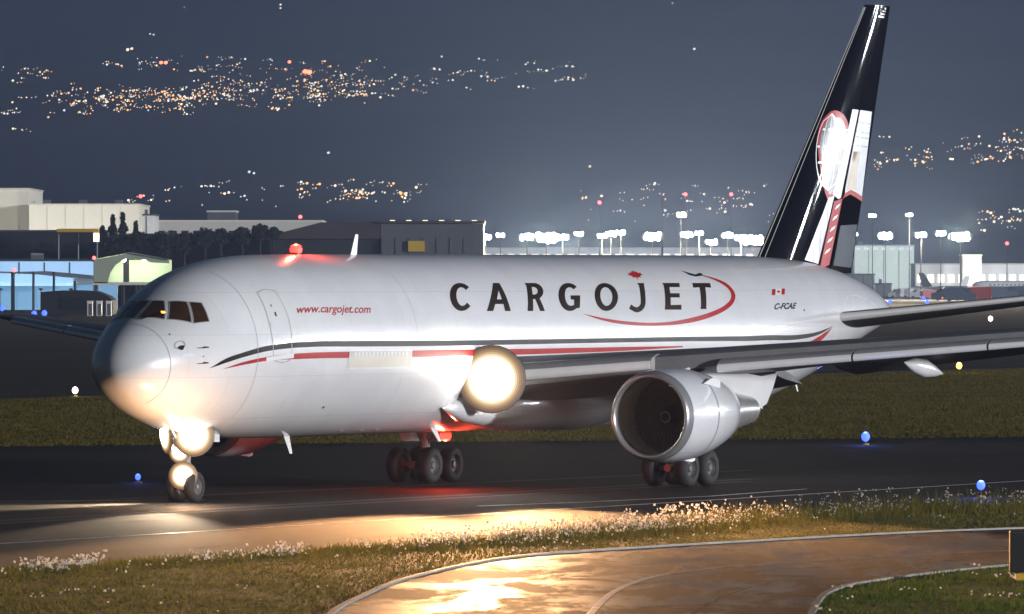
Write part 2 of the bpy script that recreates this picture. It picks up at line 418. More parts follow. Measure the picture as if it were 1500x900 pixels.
def pchip(xs, ys, x):
    h = np.diff(xs); d = np.diff(ys) / h; m = np.zeros_like(ys)
    for i in range(1, len(xs) - 1):
        if d[i-1] * d[i] > 0:
            w1 = 2*h[i] + h[i-1]; w2 = h[i] + 2*h[i-1]; m[i] = (w1 + w2) / (w1/d[i-1] + w2/d[i])
    m[0] = d[0]; m[-1] = d[-1]
    i = np.clip(np.searchsorted(xs, x) - 1, 0, len(xs) - 2); t = (x - xs[i]) / h[i]
    return ys[i]*(1+2*t)*(1-t)**2 + h[i]*m[i]*t*(1-t)**2 + ys[i+1]*t*t*(3-2*t) + h[i]*m[i+1]*t*t*(t-1)
US = np.sqrt(TAB[:, 0])
def skin(x, ph, off=0.0):
    x = np.asarray(x, float); ph = np.asarray(ph, float)
    u = np.sqrt(np.maximum(x, 0)); t, b, w, zm = [pchip(US, TAB[:, k], u) for k in (1, 2, 3, 4)]
    s, c = np.sin(ph), np.cos(ph)
    return np.stack([x + 0*s, -(w + off)*c, zm + np.where(s > 0, t - zm + off, zm - b + off)*s], -1)

plane = thing('cargo_plane', 'big white twin engine cargo jet with black and red stripes taxiing with landing lights on', 'cargo plane', (-11.72, 240.0, 0.0), R(90 - 27.4))

xs = np.concatenate([(np.linspace(0.0, 1, 90) ** 2) * 9, np.linspace(9.3, 34, 50), np.linspace(34.4, 53.6, 70)]); xs[0] = 1e-4
NP = 128
ph = np.linspace(0, 2*math.pi, NP, endpoint=False)
A_, P_ = np.meshgrid(xs, ph, indexing='ij')
pts = skin(A_, P_).reshape(-1, 3)
fs = [(k*NP + i, k*NP + (i+1) % NP, (k+1)*NP + (i+1) % NP, (k+1)*NP + i) for k in range(len(xs)-1) for i in range(NP)]
fs.append(tuple(range(NP-1, -1, -1)))
b = B(); b.add(pts.tolist(), fs)
fus = b.build('fuselage', M['white_paint'], plane, smooth=50)
# faint frame joints in the skin: panel bump rings
nt = M['white_paint'].node_tree
tcn = nt.nodes.new('ShaderNodeTexCoord'); br = nt.nodes.new('ShaderNodeTexBrick')
mpn = nt.nodes.new('ShaderNodeMapping'); mpn.inputs['Rotation'].default_value = (R(90), 0, 0)
br.inputs['Scale'].default_value = 1.0; br.inputs['Brick Width'].default_value = 3.4; br.inputs['Row Height'].default_value = 1.25
br.inputs['Mortar Size'].default_value = 0.008; br.inputs['Mortar Smooth'].default_value = 0.3
br.inputs['Color1'].default_value = (1, 1, 1, 1); br.inputs['Color2'].default_value = (0.96, 0.965, 0.97, 1); br.inputs['Mortar'].default_value = (0.78, 0.78, 0.78, 1)
mx = nt.nodes.new('ShaderNodeMix'); mx.data_type = 'RGBA'; mx.blend_type = 'MULTIPLY'; mx.inputs[0].default_value = 1.0
bsn = nt.nodes['Principled BSDF']; src = bsn.inputs['Base Color'].links[0].from_socket
nt.links.new(tcn.outputs['Object'], mpn.inputs[0]); nt.links.new(mpn.outputs[0], br.inputs['Vector'])
nt.links.new(src, mx.inputs[6]); nt.links.new(br.outputs['Color'], mx.inputs[7]); nt.links.new(mx.outputs[2], bsn.inputs['Base Color'])

def patch_bm(bm, name, m, parent, off, fn, du=0.4, dv=0.06):
    us = [v.co.x for v in bm.verts]; vs = [v.co.y for v in bm.verts]
    k = math.floor(min(us)/du) + 1
    while k*du < max(us):
        bmesh.ops.bisect_plane(bm, geom=bm.verts[:] + bm.edges[:] + bm.faces[:], plane_co=(k*du, 0, 0), plane_no=(1, 0, 0)); k += 1
    k = math.floor(min(vs)/dv) + 1
    while k*dv < max(vs):
        bmesh.ops.bisect_plane(bm, geom=bm.verts[:] + bm.edges[:] + bm.faces[:], plane_co=(0, k*dv, 0), plane_no=(0, 1, 0)); k += 1
    bmesh.ops.triangulate(bm, faces=[f for f in bm.faces if len(f.verts) > 4])
    if bm.verts:
        u = np.array([v.co.x for v in bm.verts]); w = np.array([v.co.y for v in bm.verts])
        for v, p in zip(bm.verts, fn(u, w, off)): v.co = p
    me = bpy.data.meshes.new(name); bm.to_mesh(me); bm.free()
    return link(name, me, m, parent, smooth=180)

def patch(name, poly, m, parent, off=0.006, fn=skin, du=0.4, dv=0.06):
    bm = bmesh.new()
    vs = [bm.verts.new((x, p, 0)) for x, p in poly]
    es = [bm.edges.new((vs[i], vs[(i+1) % len(vs)])) for i in range(len(vs))]
    bmesh.ops.triangle_fill(bm, edges=es, use_beauty=True)
    return patch_bm(bm, name, m, parent, off, fn, du, dv)

def outline(name, poly, w, m, parent, off=0.007, fn=skin, kx=1.0, closed=True):      # thin line along a polygon; w in metres
    bm = bmesh.new(); n = len(poly)
    for i in range(n if closed else n-1):
        a = Vector((poly[i][0], poly[i][1]*2.5)); c = Vector((poly[(i+1) % n][0], poly[(i+1) % n][1]*2.5))
        d = (c-a).normalized(); q = Vector((-d.y, d.x))*w/2
        vs = [bm.verts.new((p.x, p.y/2.5, 0)) for p in (a-q, c-q, c+q, a+q)]
        bm.faces.new(vs)
    return patch_bm(bm, name, m, parent, off, fn)

def spl(pts, n=6): return smooth_line(pts, n)

# cockpit windows: port row and its mirror on the starboard side
wins = [[(1.36, 1.535), (2.30, 1.545), (2.36, 1.349), (1.68, 1.051)],
        [(1.745, 1.010), (2.40, 1.270), (2.69, 1.045), (2.25, 0.700)],
        [(2.285, 0.672), (2.73, 1.020), (3.02, 0.885), (2.82, 0.572)]]
for wpoly in wins:
    for side in (0, 1):
        q = [(x, p if side == 0 else math.pi - p) for x, p in wpoly]
        cx = sum(x for x, _ in q)/4; cp = sum(p for _, p in q)/4
        fr = patch('cockpit_window', q, M['cockpit_glass'], fus, 0.012, du=0.2)
        big = [(cx + (x-cx)*1.12, cp + (p-cp)*1.12) for x, p in q]
        outline('window_seal', q, 0.035, M['window_frame'], fus, 0.014)
patch('wiper', [(1.30, 1.42), (1.34, 1.45), (1.80, 1.22), (1.78, 1.19)], M['black_paint'], fus, 0.03, du=0.2)
patch('instrument_glow', [(1.84, 1.205), (1.92, 1.25), (1.97, 1.20), (1.95, 1.15), (1.87, 1.155)], G['cockpit_amber'], fus, 0.015, du=0.2)

# doors
door_poly = [(5.46, 0.715), (5.90, 0.735), (6.40, 0.690), (6.46, 0.30), (6.40, -0.13), (5.90, -0.155), (5.42, -0.115), (5.36, 0.30)]
dr = patch('entry_door', door_poly, M['white_paint'], fus, 0.004)
outline('door_seam', door_poly, 0.035, M['seam'], dr, 0.008)
patch('door_handle', [(5.80, 0.38), (5.86, 0.38), (5.86, 0.43), (5.80, 0.43)], M['black_paint'], dr, 0.02)
patch('door_window', [(5.76, 0.50), (5.80, 0.50), (5.80, 0.53), (5.76, 0.53)], M['black_paint'], dr, 0.012)
cargo_poly = [(9.97, -0.05), (13.93, -0.062), (13.96, -0.25), (9.93, -0.25)]
cd = patch('vent_panel', cargo_poly, mat('vent_paint', (0.60, 0.57, 0.50), 0.4, var=0.1, vscale=2), fus, 0.014)
for k in range(15):
    x0 = 10.25 + k*0.235
    patch('reflection_tick', [(x0, -0.115), (x0+0.13, -0.115), (x0+0.13, -0.075), (x0, -0.075)], M['white_print'], cd, 0.020)  # white ticks paint a reflection lying on the panel
outline('panel_seam', cargo_poly, 0.05, M['white_print'], cd, 0.017)
door2 = [(14.2, 0.10), (14.2, 0.55)]
outline('main_deck_door_seam', [(14.35, 0.95), (14.35, 0.08)], 0.02, M['seam'], fus, 0.006, closed=False)
outline('forward_seam', [(4.55, 1.30), (4.62, 0.9), (4.62, 0.0), (4.60, -0.9)], 0.02, M['seam'], fus, 0.006, closed=False)
outline('radome_seam', [(1.10, p) for p in np.linspace(2.2, -1.2, 24)], 0.022, M['seam'], fus, 0.006, closed=False)

# stripes
blk = spl([(2.455,-0.1349),(3.105,-0.0188),(3.868,0.0249),(5.045,0.0586),(6.533,0.0591),(8.573,0.0532),(12.036,0.0473),(16.036,0.0385),(21.084,0.0361),(27.776,0.0352),(34.787,0.0330),(39.128,0.0074),(41.902,-0.0475),(43.939,-0.0711),(45.673,-0.0469)]) + \
      spl([(45.674,-0.0526),(44.177,-0.1206),(42.131,-0.1139),(39.136,-0.0562),(34.785,-0.0213),(27.773,-0.0165),(21.083,-0.0190),(16.034,-0.0190),(12.031,-0.0150),(8.566,-0.0065),(6.526,-0.0015),(5.038,-0.0045),(3.869,-0.0356),(3.112,-0.0768)])
patch('black_stripe', blk, M['black_paint'], fus, 0.005)
redp = spl([(2.993,-0.1605),(3.881,-0.0972),(5.047,-0.0700),(6.534,-0.0656),(8.576,-0.0650),(12.039,-0.0640),(16.043,-0.0656),(21.093,-0.0680),(27.784,-0.0690),(32.756,-0.0705)]) + \
       spl([(32.763,-0.0865),(27.807,-0.1182),(21.126,-0.1340),(16.078,-0.1370),(12.073,-0.1357),(8.606,-0.1322),(6.559,-0.1263),(5.063,-0.1169),(3.894,-0.1326)])
patch('red_stripe', redp, M['red_paint'], fus, 0.005)
patch('red_stripe', spl([(42.45,-0.218),(44.0,-0.1647),(45.67,-0.0650)]) + spl([(45.66,-0.0700),(44.95,-0.1865),(44.176,-0.2555),(43.44,-0.30)]), M['red_paint'], fus, 0.005)
patch('door_placard', [(5.05,-0.075),(6.55,-0.062),(6.55,-0.112),(5.05,-0.122)], M['white_print'], fus, 0.009)

# lettering
def glyph_bm(body, shear=0.0, bold=0.0):
    cu = bpy.data.curves.new('lettering', 'FONT'); cu.body = body; cu.size = 1.0; cu.offset = bold; cu.shear = shear; cu.resolution_u = 6
    o = bpy.data.objects.new('lettering', cu); C.objects.link(o)
    bpy.context.view_layer.update()
    me = bpy.data.meshes.new_from_object(o.evaluated_get(bpy.context.evaluated_depsgraph_get()))
    bpy.data.objects.remove(o); bpy.data.curves.remove(cu)
    bm = bmesh.new(); bm.from_mesh(me); bpy.data.meshes.remove(me)
    bmesh.ops.remove_doubles(bm, verts=bm.verts, dist=1e-5)
    xs_ = [v.co.x for v in bm.verts]; ys_ = [v.co.y for v in bm.verts]
    x0, x1, y0, y1 = min(xs_), max(xs_), min(ys_), max(ys_)
    for v in bm.verts: v.co = ((v.co.x-x0)/(x1-x0), (v.co.y-y0)/(y1-y0), 0)
    return bm

def place_glyph(bm, q, name, m, parent, off=0.007, fn=skin, du=0.5, dv=0.06):
    bl, br_, tr, tl = q
    for v in bm.verts:
        s, t = v.co.x, v.co.y
        v.co = ((1-t)*((1-s)*bl[0]+s*br_[0]) + t*((1-s)*tl[0]+s*tr[0]), (1-t)*((1-s)*bl[1]+s*br_[1]) + t*((1-s)*tl[1]+s*tr[1]), 0)
    return patch_bm(bm, name, m, parent, off, fn, du, dv)

def poly_glyph(loops):
    bm = bmesh.new(); es = []
    for lp in loops:
        vs = [bm.verts.new((x, y, 0)) for x, y in lp]
        es += [bm.edges.new((vs[i], vs[(i+1) % len(vs)])) for i in range(len(vs))]
    bmesh.ops.triangle_fill(bm, edges=es, use_beauty=True)
    return bm
def ring(cx, cy, rx, ry, a0, a1, n=20): return [(cx + rx*math.cos(R(a0+(a1-a0)*i/n)), cy + ry*math.sin(R(a0+(a1-a0)*i/n))) for i in range(n+1)]
# each letter drawn in a unit box with the flared strokes of the fuselage titles
GL = {
 'C': [ring(.53,.5,.53,.5,42,318,26) + ring(.56,.5,.27,.33,318,42,22)],
 'A': [[(0,0),(.26,0),(.34,.23),(.68,.23),(.76,0),(1,0),(.60,1),(.34,1)], [(.41,.39),(.62,.39),(.515,.72)]],
 'R': [[(.06,0),(.36,0),(.34,.40),(.46,.40),(.74,0),(1.0,0),(.70,.43)] + ring(.52,.70,.42,.30,-62,90,14) + [(0,1),(.07,.9)], [(.34,.56),(.34,.84)] + ring(.44,.70,.20,.14,90,-90,10)],
 'G': [ring(.52,.5,.52,.5,45,305,26) + [(.96,.10),(.99,.53),(.55,.53),(.55,.38),(.70,.38),(.70,.20)] + ring(.55,.5,.26,.33,290,48,20)],
 'O': [ring(.5,.5,.5,.5,0,360,34)[:-1], ring(.5,.5,.26,.33,0,360,30)[:-1]],
 'J': [[(.60,1),(1.0,1),(.98,.9),(.96,.33)] + ring(.48,.33,.48,.33,0,-115,12) + [(0,.11),(.10,.25)] + ring(.42,.33,.26,.17,-110,0,10) + [(.68,.9)]],
 'E': [[(.03,0),(1,0),(.98,.17),(.36,.16),(.36,.43),(.90,.43),(.90,.59),(.36,.59),(.36,.83),(.97,.83),(1,1),(0,1),(.05,.9)]],
 'T': [[(.34,0),(.68,0),(.66,.1),(.67,.82),(1,.80),(1,1),(0,1),(0,.80),(.35,.82),(.36,.1)]],
}
LT = dict(C=[(16.768,.374),(18.221,.3713),(19.016,.7419),(17.559,.7433)], A=[(19.228,.3695),(20.844,.3665),(21.648,.7394),(20.026,.7409)],
 R=[(21.917,.3646),(23.186,.3623),(23.998,.7373),(22.724,.7384)], G=[(24.133,.3605),(25.661,.3578),(26.482,.7353),(24.948,.7365)],
 O=[(26.673,.356),(28.326,.353),(29.157,.7332),(27.498,.7345)], J=[(29.082,.3348),(30.315,.3325),(31.182,.7317),(29.944,.7326)],
 E=[(31.718,.3639),(32.973,.3617),(33.792,.7299),(32.531,.7307)], T=[(33.95,.3686),(35.284,.3654),(36.102,.7268),(34.759,.729)])
for ch, q in LT.items():
    place_glyph(poly_glyph(GL[ch]), q, 'letter', M['flare_black'], fus, 0.007)
# red leaf over the J
leaf = [(0,-1),(.10,-.45),(.55,-.55),(.42,-.28),(.95,.12),(.72,.22),(.78,.55),(.45,.42),(.30,.85),(.15,.65),(0,1.05),(-.15,.65),(-.30,.85),(-.42,.40),(-.80,.50),(-.72,.20),(-.95,.10),(-.42,-.28),(-.55,-.55),(-.10,-.45)]
patch('leaf_emblem', [(31.06 + x*0.60 + y*0.12, 0.865 + y*0.085) for x, y in leaf], M['red_paint'], fus, 0.007)
sw = spl([(25.709,.3286),(26.951,.2483),(28.359,.1968),(30.312,.1721),(32.321,.1796),(34.142,.2248),(35.82,.3119),(36.907,.4125),(37.458,.5298),(37.506,.6383),(37.226,.7464),(36.478,.8294),(35.945,.8673)]) + \
     spl([(35.896,.8548),(36.387,.8057),(36.954,.7141),(37.231,.6191),(37.114,.522),(36.649,.4404),(35.632,.3556),(33.951,.2751),(32.111,.221),(30.347,.2085),(28.496,.2329),(27.079,.2725)])
patch('swoosh', sw, M['red_paint'], fus, 0.007)
patch('dash_emblem', [(34.75,.955),(35.22,.900),(35.533,.872),(35.98,.905),(36.10,.885),(36.02,.8546),(35.416,.835),(35.046,.865)], M['black_paint'], fus, 0.008)
place_glyph(glyph_bm('www.cargojet.com', 0.25, 0.012), [(6.98,.352),(11.55,.328),(11.72,.448),(7.15,.470)], 'web_address', M['red_paint'], fus, 0.007)
place_glyph(glyph_bm('C-FCAE', 0.0, 0.035), [(40.15,.318),(42.10,.300),(42.45,.382),(40.50,.400)], 'registration', M['black_paint'], fus, 0.007)
for x0, x1, mm in ((0, .26, 'red_paint'), (.26, .74, 'white_print'), (.74, 1, 'red_paint')):
    patch('flag_panel', [(40.45 + x0*1.15, .515), (40.45 + x1*1.15, .513), (40.75 + x1*1.15, .600), (40.75 + x0*1.15, .602)], M[mm], fus, 0.007)
patch('flag_leaf', [(41.18 + x*0.17, .556 + y*0.030) for x, y in leaf], M['red_paint'], fus, 0.009)

# probes, ports, placards
patch('static_port', [(1.37,.72),(1.42,.72),(1.42,.69),(1.37,.69)], M['black_paint'], fus, 0.009, du=0.2)
outline('inspection_ring', [(1.50+.17*math.cos(a), .40+.085*math.sin(a)) for a in np.linspace(0, 2*math.pi, 17)[:-1]], 0.05, M['seam'], fus, 0.009)
patch('inspection_ring_mark', [(1.52+.11*math.cos(a)*(1+.3*math.sin(3*a)), .335+.05*math.sin(a)) for a in np.linspace(0, 2*math.pi, 13)[:-1]], M['black_paint'], fus, 0.010, du=0.2)
patch('placard', [(1.50,.20),(1.87,.165),(1.84,.115),(1.47,.150)], M['pale_print'], fus, 0.009, du=0.2)
for x, p in ((2.30,.225), (2.24,-.035)):
    q = skin(x, p, 0.0); b = B(); b.cyl(q, q + np.array((0.02, -0.12, 0)), 0.03, 0.02, 8); b.cyl(q + np.array((0.05, -0.12, 0)), q + np.array((-0.28, -0.12, 0.0)), 0.022, 0.008, 8)
    b.build('pitot_probe', M['dark_metal'], fus, 40)
patch('static_port', [(2.20,.085),(2.25,.085),(2.25,.068),(2.20,.068)], M['black_paint'], fus, 0.009, du=0.2)
patch('drain_port', [(9.40,-.745),(9.52,-.74),(9.48,-.71),(9.38,-.72)], M['black_paint'], fus, 0.009)
patch('static_port', [(42.9,.25),(43.0,.25),(42.98,.28),(42.9,.28)], M['black_paint'], fus, 0.009)

def blade(x, ph_, h, chord, rake):
    q = skin(x, ph_, -0.05); s = 1 if ph_ > 0 else -1
    b = B(); n = 8
    for k in range(5):
        t = k/4; zz = q[2] + s*(h+.05)*t; c = chord*(1-.55*t)
        for i in range(n):
            a = 2*math.pi*i/n
            b.v.append((q[0] + rake*t + c/2*math.cos(a), q[1] + 0.05*c*2*math.sin(a)*.35, zz))
    b.f = [(k*n+i, k*n+(i+1) % n, (k+1)*n+(i+1) % n, (k+1)*n+i) for k in range(4) for i in range(n)] + [tuple(range(4*n, 5*n))]
    return b.build('blade_antenna', M['white_print'], fus, 60)
blade(14.5, 1.5, 0.62, 0.42, 0.22)
blade(10.0, -1.45, 0.52, 0.36, 0.30)
blade(18.6, -1.25, 0.42, 0.40, 0.45)
for x, p in ((42.6, -1.3), (45.2, -1.2)): blade(x, p, 0.30, 0.18, 0.2)
for x in (12.3, 13.6, 14.6): patch('belly_marker', [(x, -1.22), (x+.25, -1.22), (x+.25, -1.19), (x, -1.19)], M['white_print'], fus, 0.03)

RED = (1.0, 0.07, 0.03)
for nm, x, s, pw in (('top', 11.15, 1, 380), ('belly', 20.9, -1, 420)):
    q = skin(x, s*1.5707, 0.0)
    bc = B().lathe([(0, .16), (.05, .16)], q, (0, 0, s), 16).build('beacon_light', M['dark_metal'], plane, 40)
    B().lathe([(.05, .17), (.16, .19), (.27, .14), (.32, .001)], q, (0, 0, s), 16).build('beacon_glass', G['red'], bc, 60)
    lamp('beacon_lamp', 'POINT', q + np.array((0, 0, s*0.48)), pw, RED, bc, size=0.1)

# ------------------------------------------------------------------ wings
def naca(u, t): return t/0.2*(.2969*math.sqrt(u) - .126*u - .3516*u*u + .2843*u**3 - .1036*u**4)
def section(xle, y, zle, chord, t, tw, u0=0.0, u1=1.0, n=14, camber=0.015):
    us = [u0 + (u1-u0)*(1-math.cos(math.pi*i/n))/2 for i in range(n+1)]
    up, lo = [], []
    for u in us:
        yt = naca(max(u, 1e-5), t); yc = camber*4*u*(1-u)
        for lst, sg in ((up, 1), (lo, -1)):
            X, Z = u*chord, (yc + sg*yt)*chord
            lst.append((xle + X*math.cos(tw) + Z*math.sin(tw), y, zle - X*math.sin(tw) + Z*math.cos(tw)))
    return up + lo[::-1]
def loft(secs, name, m, parent, smooth=35):
    b = B(); n = len(secs[0])
    for s in secs: b.v += s
    b.f = [(k*n+i, k*n+(i+1) % n, (k+1)*n+(i+1) % n, (k+1)*n+i) for k in range(len(secs)-1) for i in range(n)]
    b.f += [tuple(range(n)), tuple(range(len(secs)*n-1, (len(secs)-1)*n-1, -1))]
    return b.build(name, m, parent, smooth)

def wing_at(p, lift=0.0):        # p spanwise distance -> xle, zle, chord, thickness, incidence
    xle = 18.6 + .687*(p-2.5); zle = 3.54 + .094*(p-2.5)
    xte = 29.6 if p < 8 else 29.6 + (p-8)*.43
    xte = 29.3 + (0.12*(p-2.5) if p < 8 else .66 + (p-8)*.41)
    return xle, zle, max(xte-xle, 1.6), .132 - .0030*(p-2.5), R(3.2 - .16*(p-2.5))
_wing = wing_at
for side in (-1, 1):
    def wing_at(p, side=side):
        a_ = _wing(p); return (a_[0], a_[1] - (.24 if side > 0 else 0), *a_[2:])
    ps = [2.0, 3.2, 5.0, 6.6, 7.9, 10, 13, 16, 19, 22, 23.8]
    wing = loft([section(a[0], side*p, a[1], a[2], a[3], a[4], 0.03) for p in ps for a in [wing_at(p)]], 'wing', M['wing_grey'], plane)
    # leading edge slats: outboard ones run forward and down, the inboard one stays nearly closed
    def slat(p0, p1, fwd, drop):
        s_ = []
        for p in (p0, (p0+p1)/2, p1):
            xle, zle, c, t, tw = wing_at(p); cs = c*.15+.25
            s_.append(section(xle - fwd, side*p, zle - drop, cs, .30 if c > 5 else .26, tw - R(10), 0.0, 1.0, 10, 0.05))
        sl = loft(s_, 'slat', M['slat_alloy'], wing, 40)
        e_ = []
        for p in (p0+.01, (p0+p1)/2, p1-.01):
            xle, zle, c, t, tw = wing_at(p); cs = c*.15+.25
            e_.append(section(xle - fwd - .012, side*p, zle - drop - .01, cs*1.01, .31 if c > 5 else .27, tw - R(10), 0.0, .05, 8, 0.05))
        loft(e_, 'slat_highlight', M['highlight_alloy'], wing, 40)  # added strip painting the bright highlight along the slat nose
    slat(3.4, 6.9, .10, .02)
    for k in range(4): slat(8.75 + k*3.55, 8.75 + (k+1)*3.55 - .05, *((.42, .30) if side < 0 else (.12, .05)))
    # flap track fairings
    for p, L in ((5.2, 4.0), (12.2, 3.0), (16.2, 2.8), (19.6, 2.4)):
        xle, zle, c, t, tw = wing_at(p)
        x0 = xle + c*.58; z0 = zle - c*.58*math.sin(tw) - c*.055
        b = B(); prof = [(0, .01), (.25*L, .18), (.5*L, .23), (.75*L, .15), (L, .012)]
        b.lathe(prof, (x0, side*p, z0), (1, 0, -.10), 12)
        for i, v in enumerate(b.v): b.v[i] = (v[0], v[1], z0 + (v[2]-z0)*1.35)
        b.build('flap_fairing', M['white_paint'], wing, 60)
    # drooped flaps
    fsx = []
    for p in (2.9, 5.4, 7.6):
        xle, zle, c, t, tw = wing_at(p); fsx.append(section(xle + c*.90, side*p, zle - c*.90*math.sin(tw) - .05, c*.26, .13, R(12)))
    loft(fsx, 'flap', M['wing_grey'], wing)
    fsx = []
    for p in (9.4, 13, 17.5):
        xle, zle, c, t, tw = wing_at(p); fsx.append(section(xle + c*.88, side*p, zle - c*.88*math.sin(tw) - .03, c*.25, .12, R(12)))
    loft(fsx, 'flap', M['wing_grey'], wing)
    # belly to wing fairing
    b = B(); b.lathe([(0, .02), (1.2, .45), (4, .80), (9, .90), (12, .65), (14.5, .02)], (17.2, side*1.85, 2.62), (1, 0, 0.01), 20)
    b.build('wing_root_fairing', M['white_paint'], wing, 60)

    # engine
    ex, ey, ez = 19.37, side*7.92, 2.38
    tilt = (1, 0, 0.015)
    nac = B().lathe([(.34, 1.405), (.8, 1.455), (1.5, 1.475), (2.4, 1.42), (3.2, 1.31), (3.9, 1.16), (4.45, 1.02), (4.50, .99), (4.30, .93)], (ex, ey, ez), tilt, 64).build('engine', M['white_paint'], plane, 50)
    B().lathe([(.335, 1.400), (.18, 1.375), (.06, 1.325), (0.0, 1.265), (.03, 1.215), (.12, 1.18), (.30, 1.165)], (ex, ey, ez), tilt, 64).build('inlet_lip', M['slat_alloy'], nac, 180)
    B().lathe([(.30, 1.166), (.7, 1.17), (1.25, 1.19), (1.9, 1.185)], (ex, ey, ez), tilt, 64).build('inlet_liner', M['inlet_liner'], nac, 180)
    fb = B()
    for k in range(38):
        a = 2*math.pi*k/38
        for j in range(4):
            r0, r1 = .34 + j*.21, .34 + (j+1)*.21
            p_ = []
            for r_, tw_ in ((r0, .25 + j*.16), (r1, .25 + (j+1)*.16)):
                for sg in (-1, 1):
                    da = sg*.5*.19*math.sin(tw_)/r_*1.0 if r_ > .3 else 0
                    p_.append((ex + 1.45 + sg*.10*math.cos(tw_), ey + r_*math.cos(a+da+sg*.03), ez + .02 + r_*math.sin(a+da+sg*.03)))
            fb.add(p_, [(0, 1, 3, 2)])
    fb.lathe([(1.75, 1.18), (1.75, .2)], (ex, ey, ez), tilt, 48)
    fb.build('fan', M['fan_metal'], nac, 30)
    B().lathe([(.95, .005), (1.05, .10), (1.25, .22), (1.5, .34), (1.6, .35)], (ex, ey, ez), tilt, 32).build('spinner', M['dark_metal'], nac, 180)
    sp_ = B()
    for k in range(14):
        a0 = k*.42; r = .07 + k*.012
        sp_.cyl((ex + 1.0 + k*.02, ey + r*math.cos(a0), ez + .016 + r*math.sin(a0)), (ex + 1.02 + k*.02, ey + (r+.012)*math.cos(a0+.42), ez + .016 + (r+.012)*math.sin(a0+.42)), .012, n=6)
    sp_.build('spinner_swirl', M['white_print'], nac)
    B().lathe([(4.25, .84), (4.7, .80), (5.7, .62), (7.05, .44), (7.06, .41), (6.6, .38)], (ex, ey, ez), tilt, 40).build('exhaust_nozzle', M['slat_alloy'], nac, 50)
    B().lathe([(6.4, .30), (7.1, .20), (7.5, .02)], (ex, ey, ez), tilt, 24).build('exhaust_plug', M['dark_metal'], nac, 60)
    for sg in (-1, 1):      # small fins on the cowling
        b = B(); b.vprism([(ex+1.5, ez+1.02), (ex+2.7, ez+.86), (ex+2.7, ez+1.10), (ex+2.2, ez+1.20)], ey + sg*1.16, ey + sg*1.13)
        b.build('nacelle_strake', M['white_paint'], nac)
    b = B(); b.vprism([(ex+2.2, ez-1.40), (ex+3.1, ez-1.31), (ex+3.1, ez-1.42), (ex+2.9, ez-1.46)], ey-.08, ey+.08); b.build('drain_mast', M['white_print'], nac)
    outline_pts = [(ex+2.05, 0)]
    lt = B().lathe([(2.0, 1.458), (2.02, 1.462), (2.05, 1.461), (2.07, 1.452)], (ex, ey, ez), tilt, 64).build('cowl_seam', M['seam'], nac, 180)
    # pylon
    xle, zle, c, t, tw = wing_at(7.92)
    py_ = B(); prof = [(ex+1.6, ez+1.36), (ex+2.6, ez+1.50), (xle-.3, zle-.42), (xle+1.0, zle-.16), (xle+4.6, zle-.50), (28.4, zle-.42), (28.2, 3.20), (27.75, 2.66), (27.1, 2.52), (ex+4.4, ez+.60)]
    n = len(prof); wdt = [.02, .14, .22, .26, .24, .10, .06, .04, .10, .24]
    py_.add([(x, ey-w_, z) for (x, z), w_ in zip(prof, wdt)] + [(x, ey+w_, z) for (x, z), w_ in zip(prof, wdt)],
            [tuple(range(n)), tuple(range(2*n-1, n-1, -1))] + [(i, n+i, n+(i+1) % n, (i+1) % n) for i in range(n)])
    py_.build('pylon', M['white_paint'], plane, 30)

    # main gear: strut, truck beam, four wheels, door
    gx, gy = 28.25, side*4.65
    b = B(); b.cyl((gx, gy, .62), (gx, gy, 2.9), .17, .20, 14); b.cyl((gx, gy, 1.2), (gx, gy+side*-1.9, 2.7), .08, n=10); b.cyl((gx, gy, 1.1), (gx-1.3, gy, 2.7), .07, n=10)
    gear = b.build('main_gear', M['strut_grey'], plane, 40)
    B().cyl((gx-.95, gy, .585), (gx+.95, gy, .585), .13, n=12).build('truck_beam', M['strut_grey'], gear, 40)
    for dx in (-.72, .72):
        B().cyl((gx+dx, gy-.62, .585), (gx+dx, gy+.62, .585), .075, n=10).build('axle', M['strut_grey'], gear, 40)
        for dy in (-.57, .57):
            wh = B().lathe([(-.10, .30), (-.20, .32), (-.22, .48), (-.16, .565), (-.06, .585), (.06, .585), (.16, .565), (.22, .48), (.20, .32), (.10, .30)], (gx+dx, gy+dy, .585), (0, 1, 0), 28)
            wh.build('tyre', M['rubber'], gear, 50)
            B().lathe([(-.15, .01), (-.15, .10), (-.10, .14), (-.10, .26), (-.18, .32), (.18, .32), (.10, .26), (.10, .14), (.15, .10), (.15, .01)], (gx+dx, gy+dy, .585), (0, 1, 0), 20).build('wheel_rim', M['rim_grey'], gear, 40)
    b = B(); b.vprism([(gx-.75, 1.35), (gx+.8, 1.35), (gx+.95, 2.9), (gx-.95, 2.9)], gy + side*.42, gy + side*.47); b.build('gear_door', M['white_paint'], gear)

    # horizontal stabiliser
    st = []
    for p in (0.9, 2.5, 5, 7.5, 9.31):
        xle_ = 45.9 + .74*(p-.9); c_ = 5.6 - .40*(p-.9)
        st.append(section(xle_, side*p, 5.22 + .122*(p-.9), c_, .10, R(1.0), 0.02, 1, 14, -.008))
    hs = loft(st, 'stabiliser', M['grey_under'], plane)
    b_ = []
    for p in (1.15, 5, 9.30):
        xle_ = 45.9 + .74*(p-.9); c_ = 5.6 - .40*(p-.9)
        b_.append(section(xle_-.015, side*p, 5.222 + .122*(p-.9), c_*1.003, .1035, R(1.0), 0.0, .035, 8, -.008))
    loft(b_, 'leading_edge', M['highlight_alloy'], hs, 40)
    if side == -1:
        outline('stabiliser_seal', [(46.75, .0), (47.35, .3425), (48.0, .43), (48.9, .43), (50.0, .34), (50.8, .232), (51.2, .1)], 0.05, M['white_print'], fus, 0.012, closed=False)
        outline('stabiliser_seal', [(48.3, .43), (48.3, .12)], 0.05, M['white_print'], fus, 0.012, closed=False)

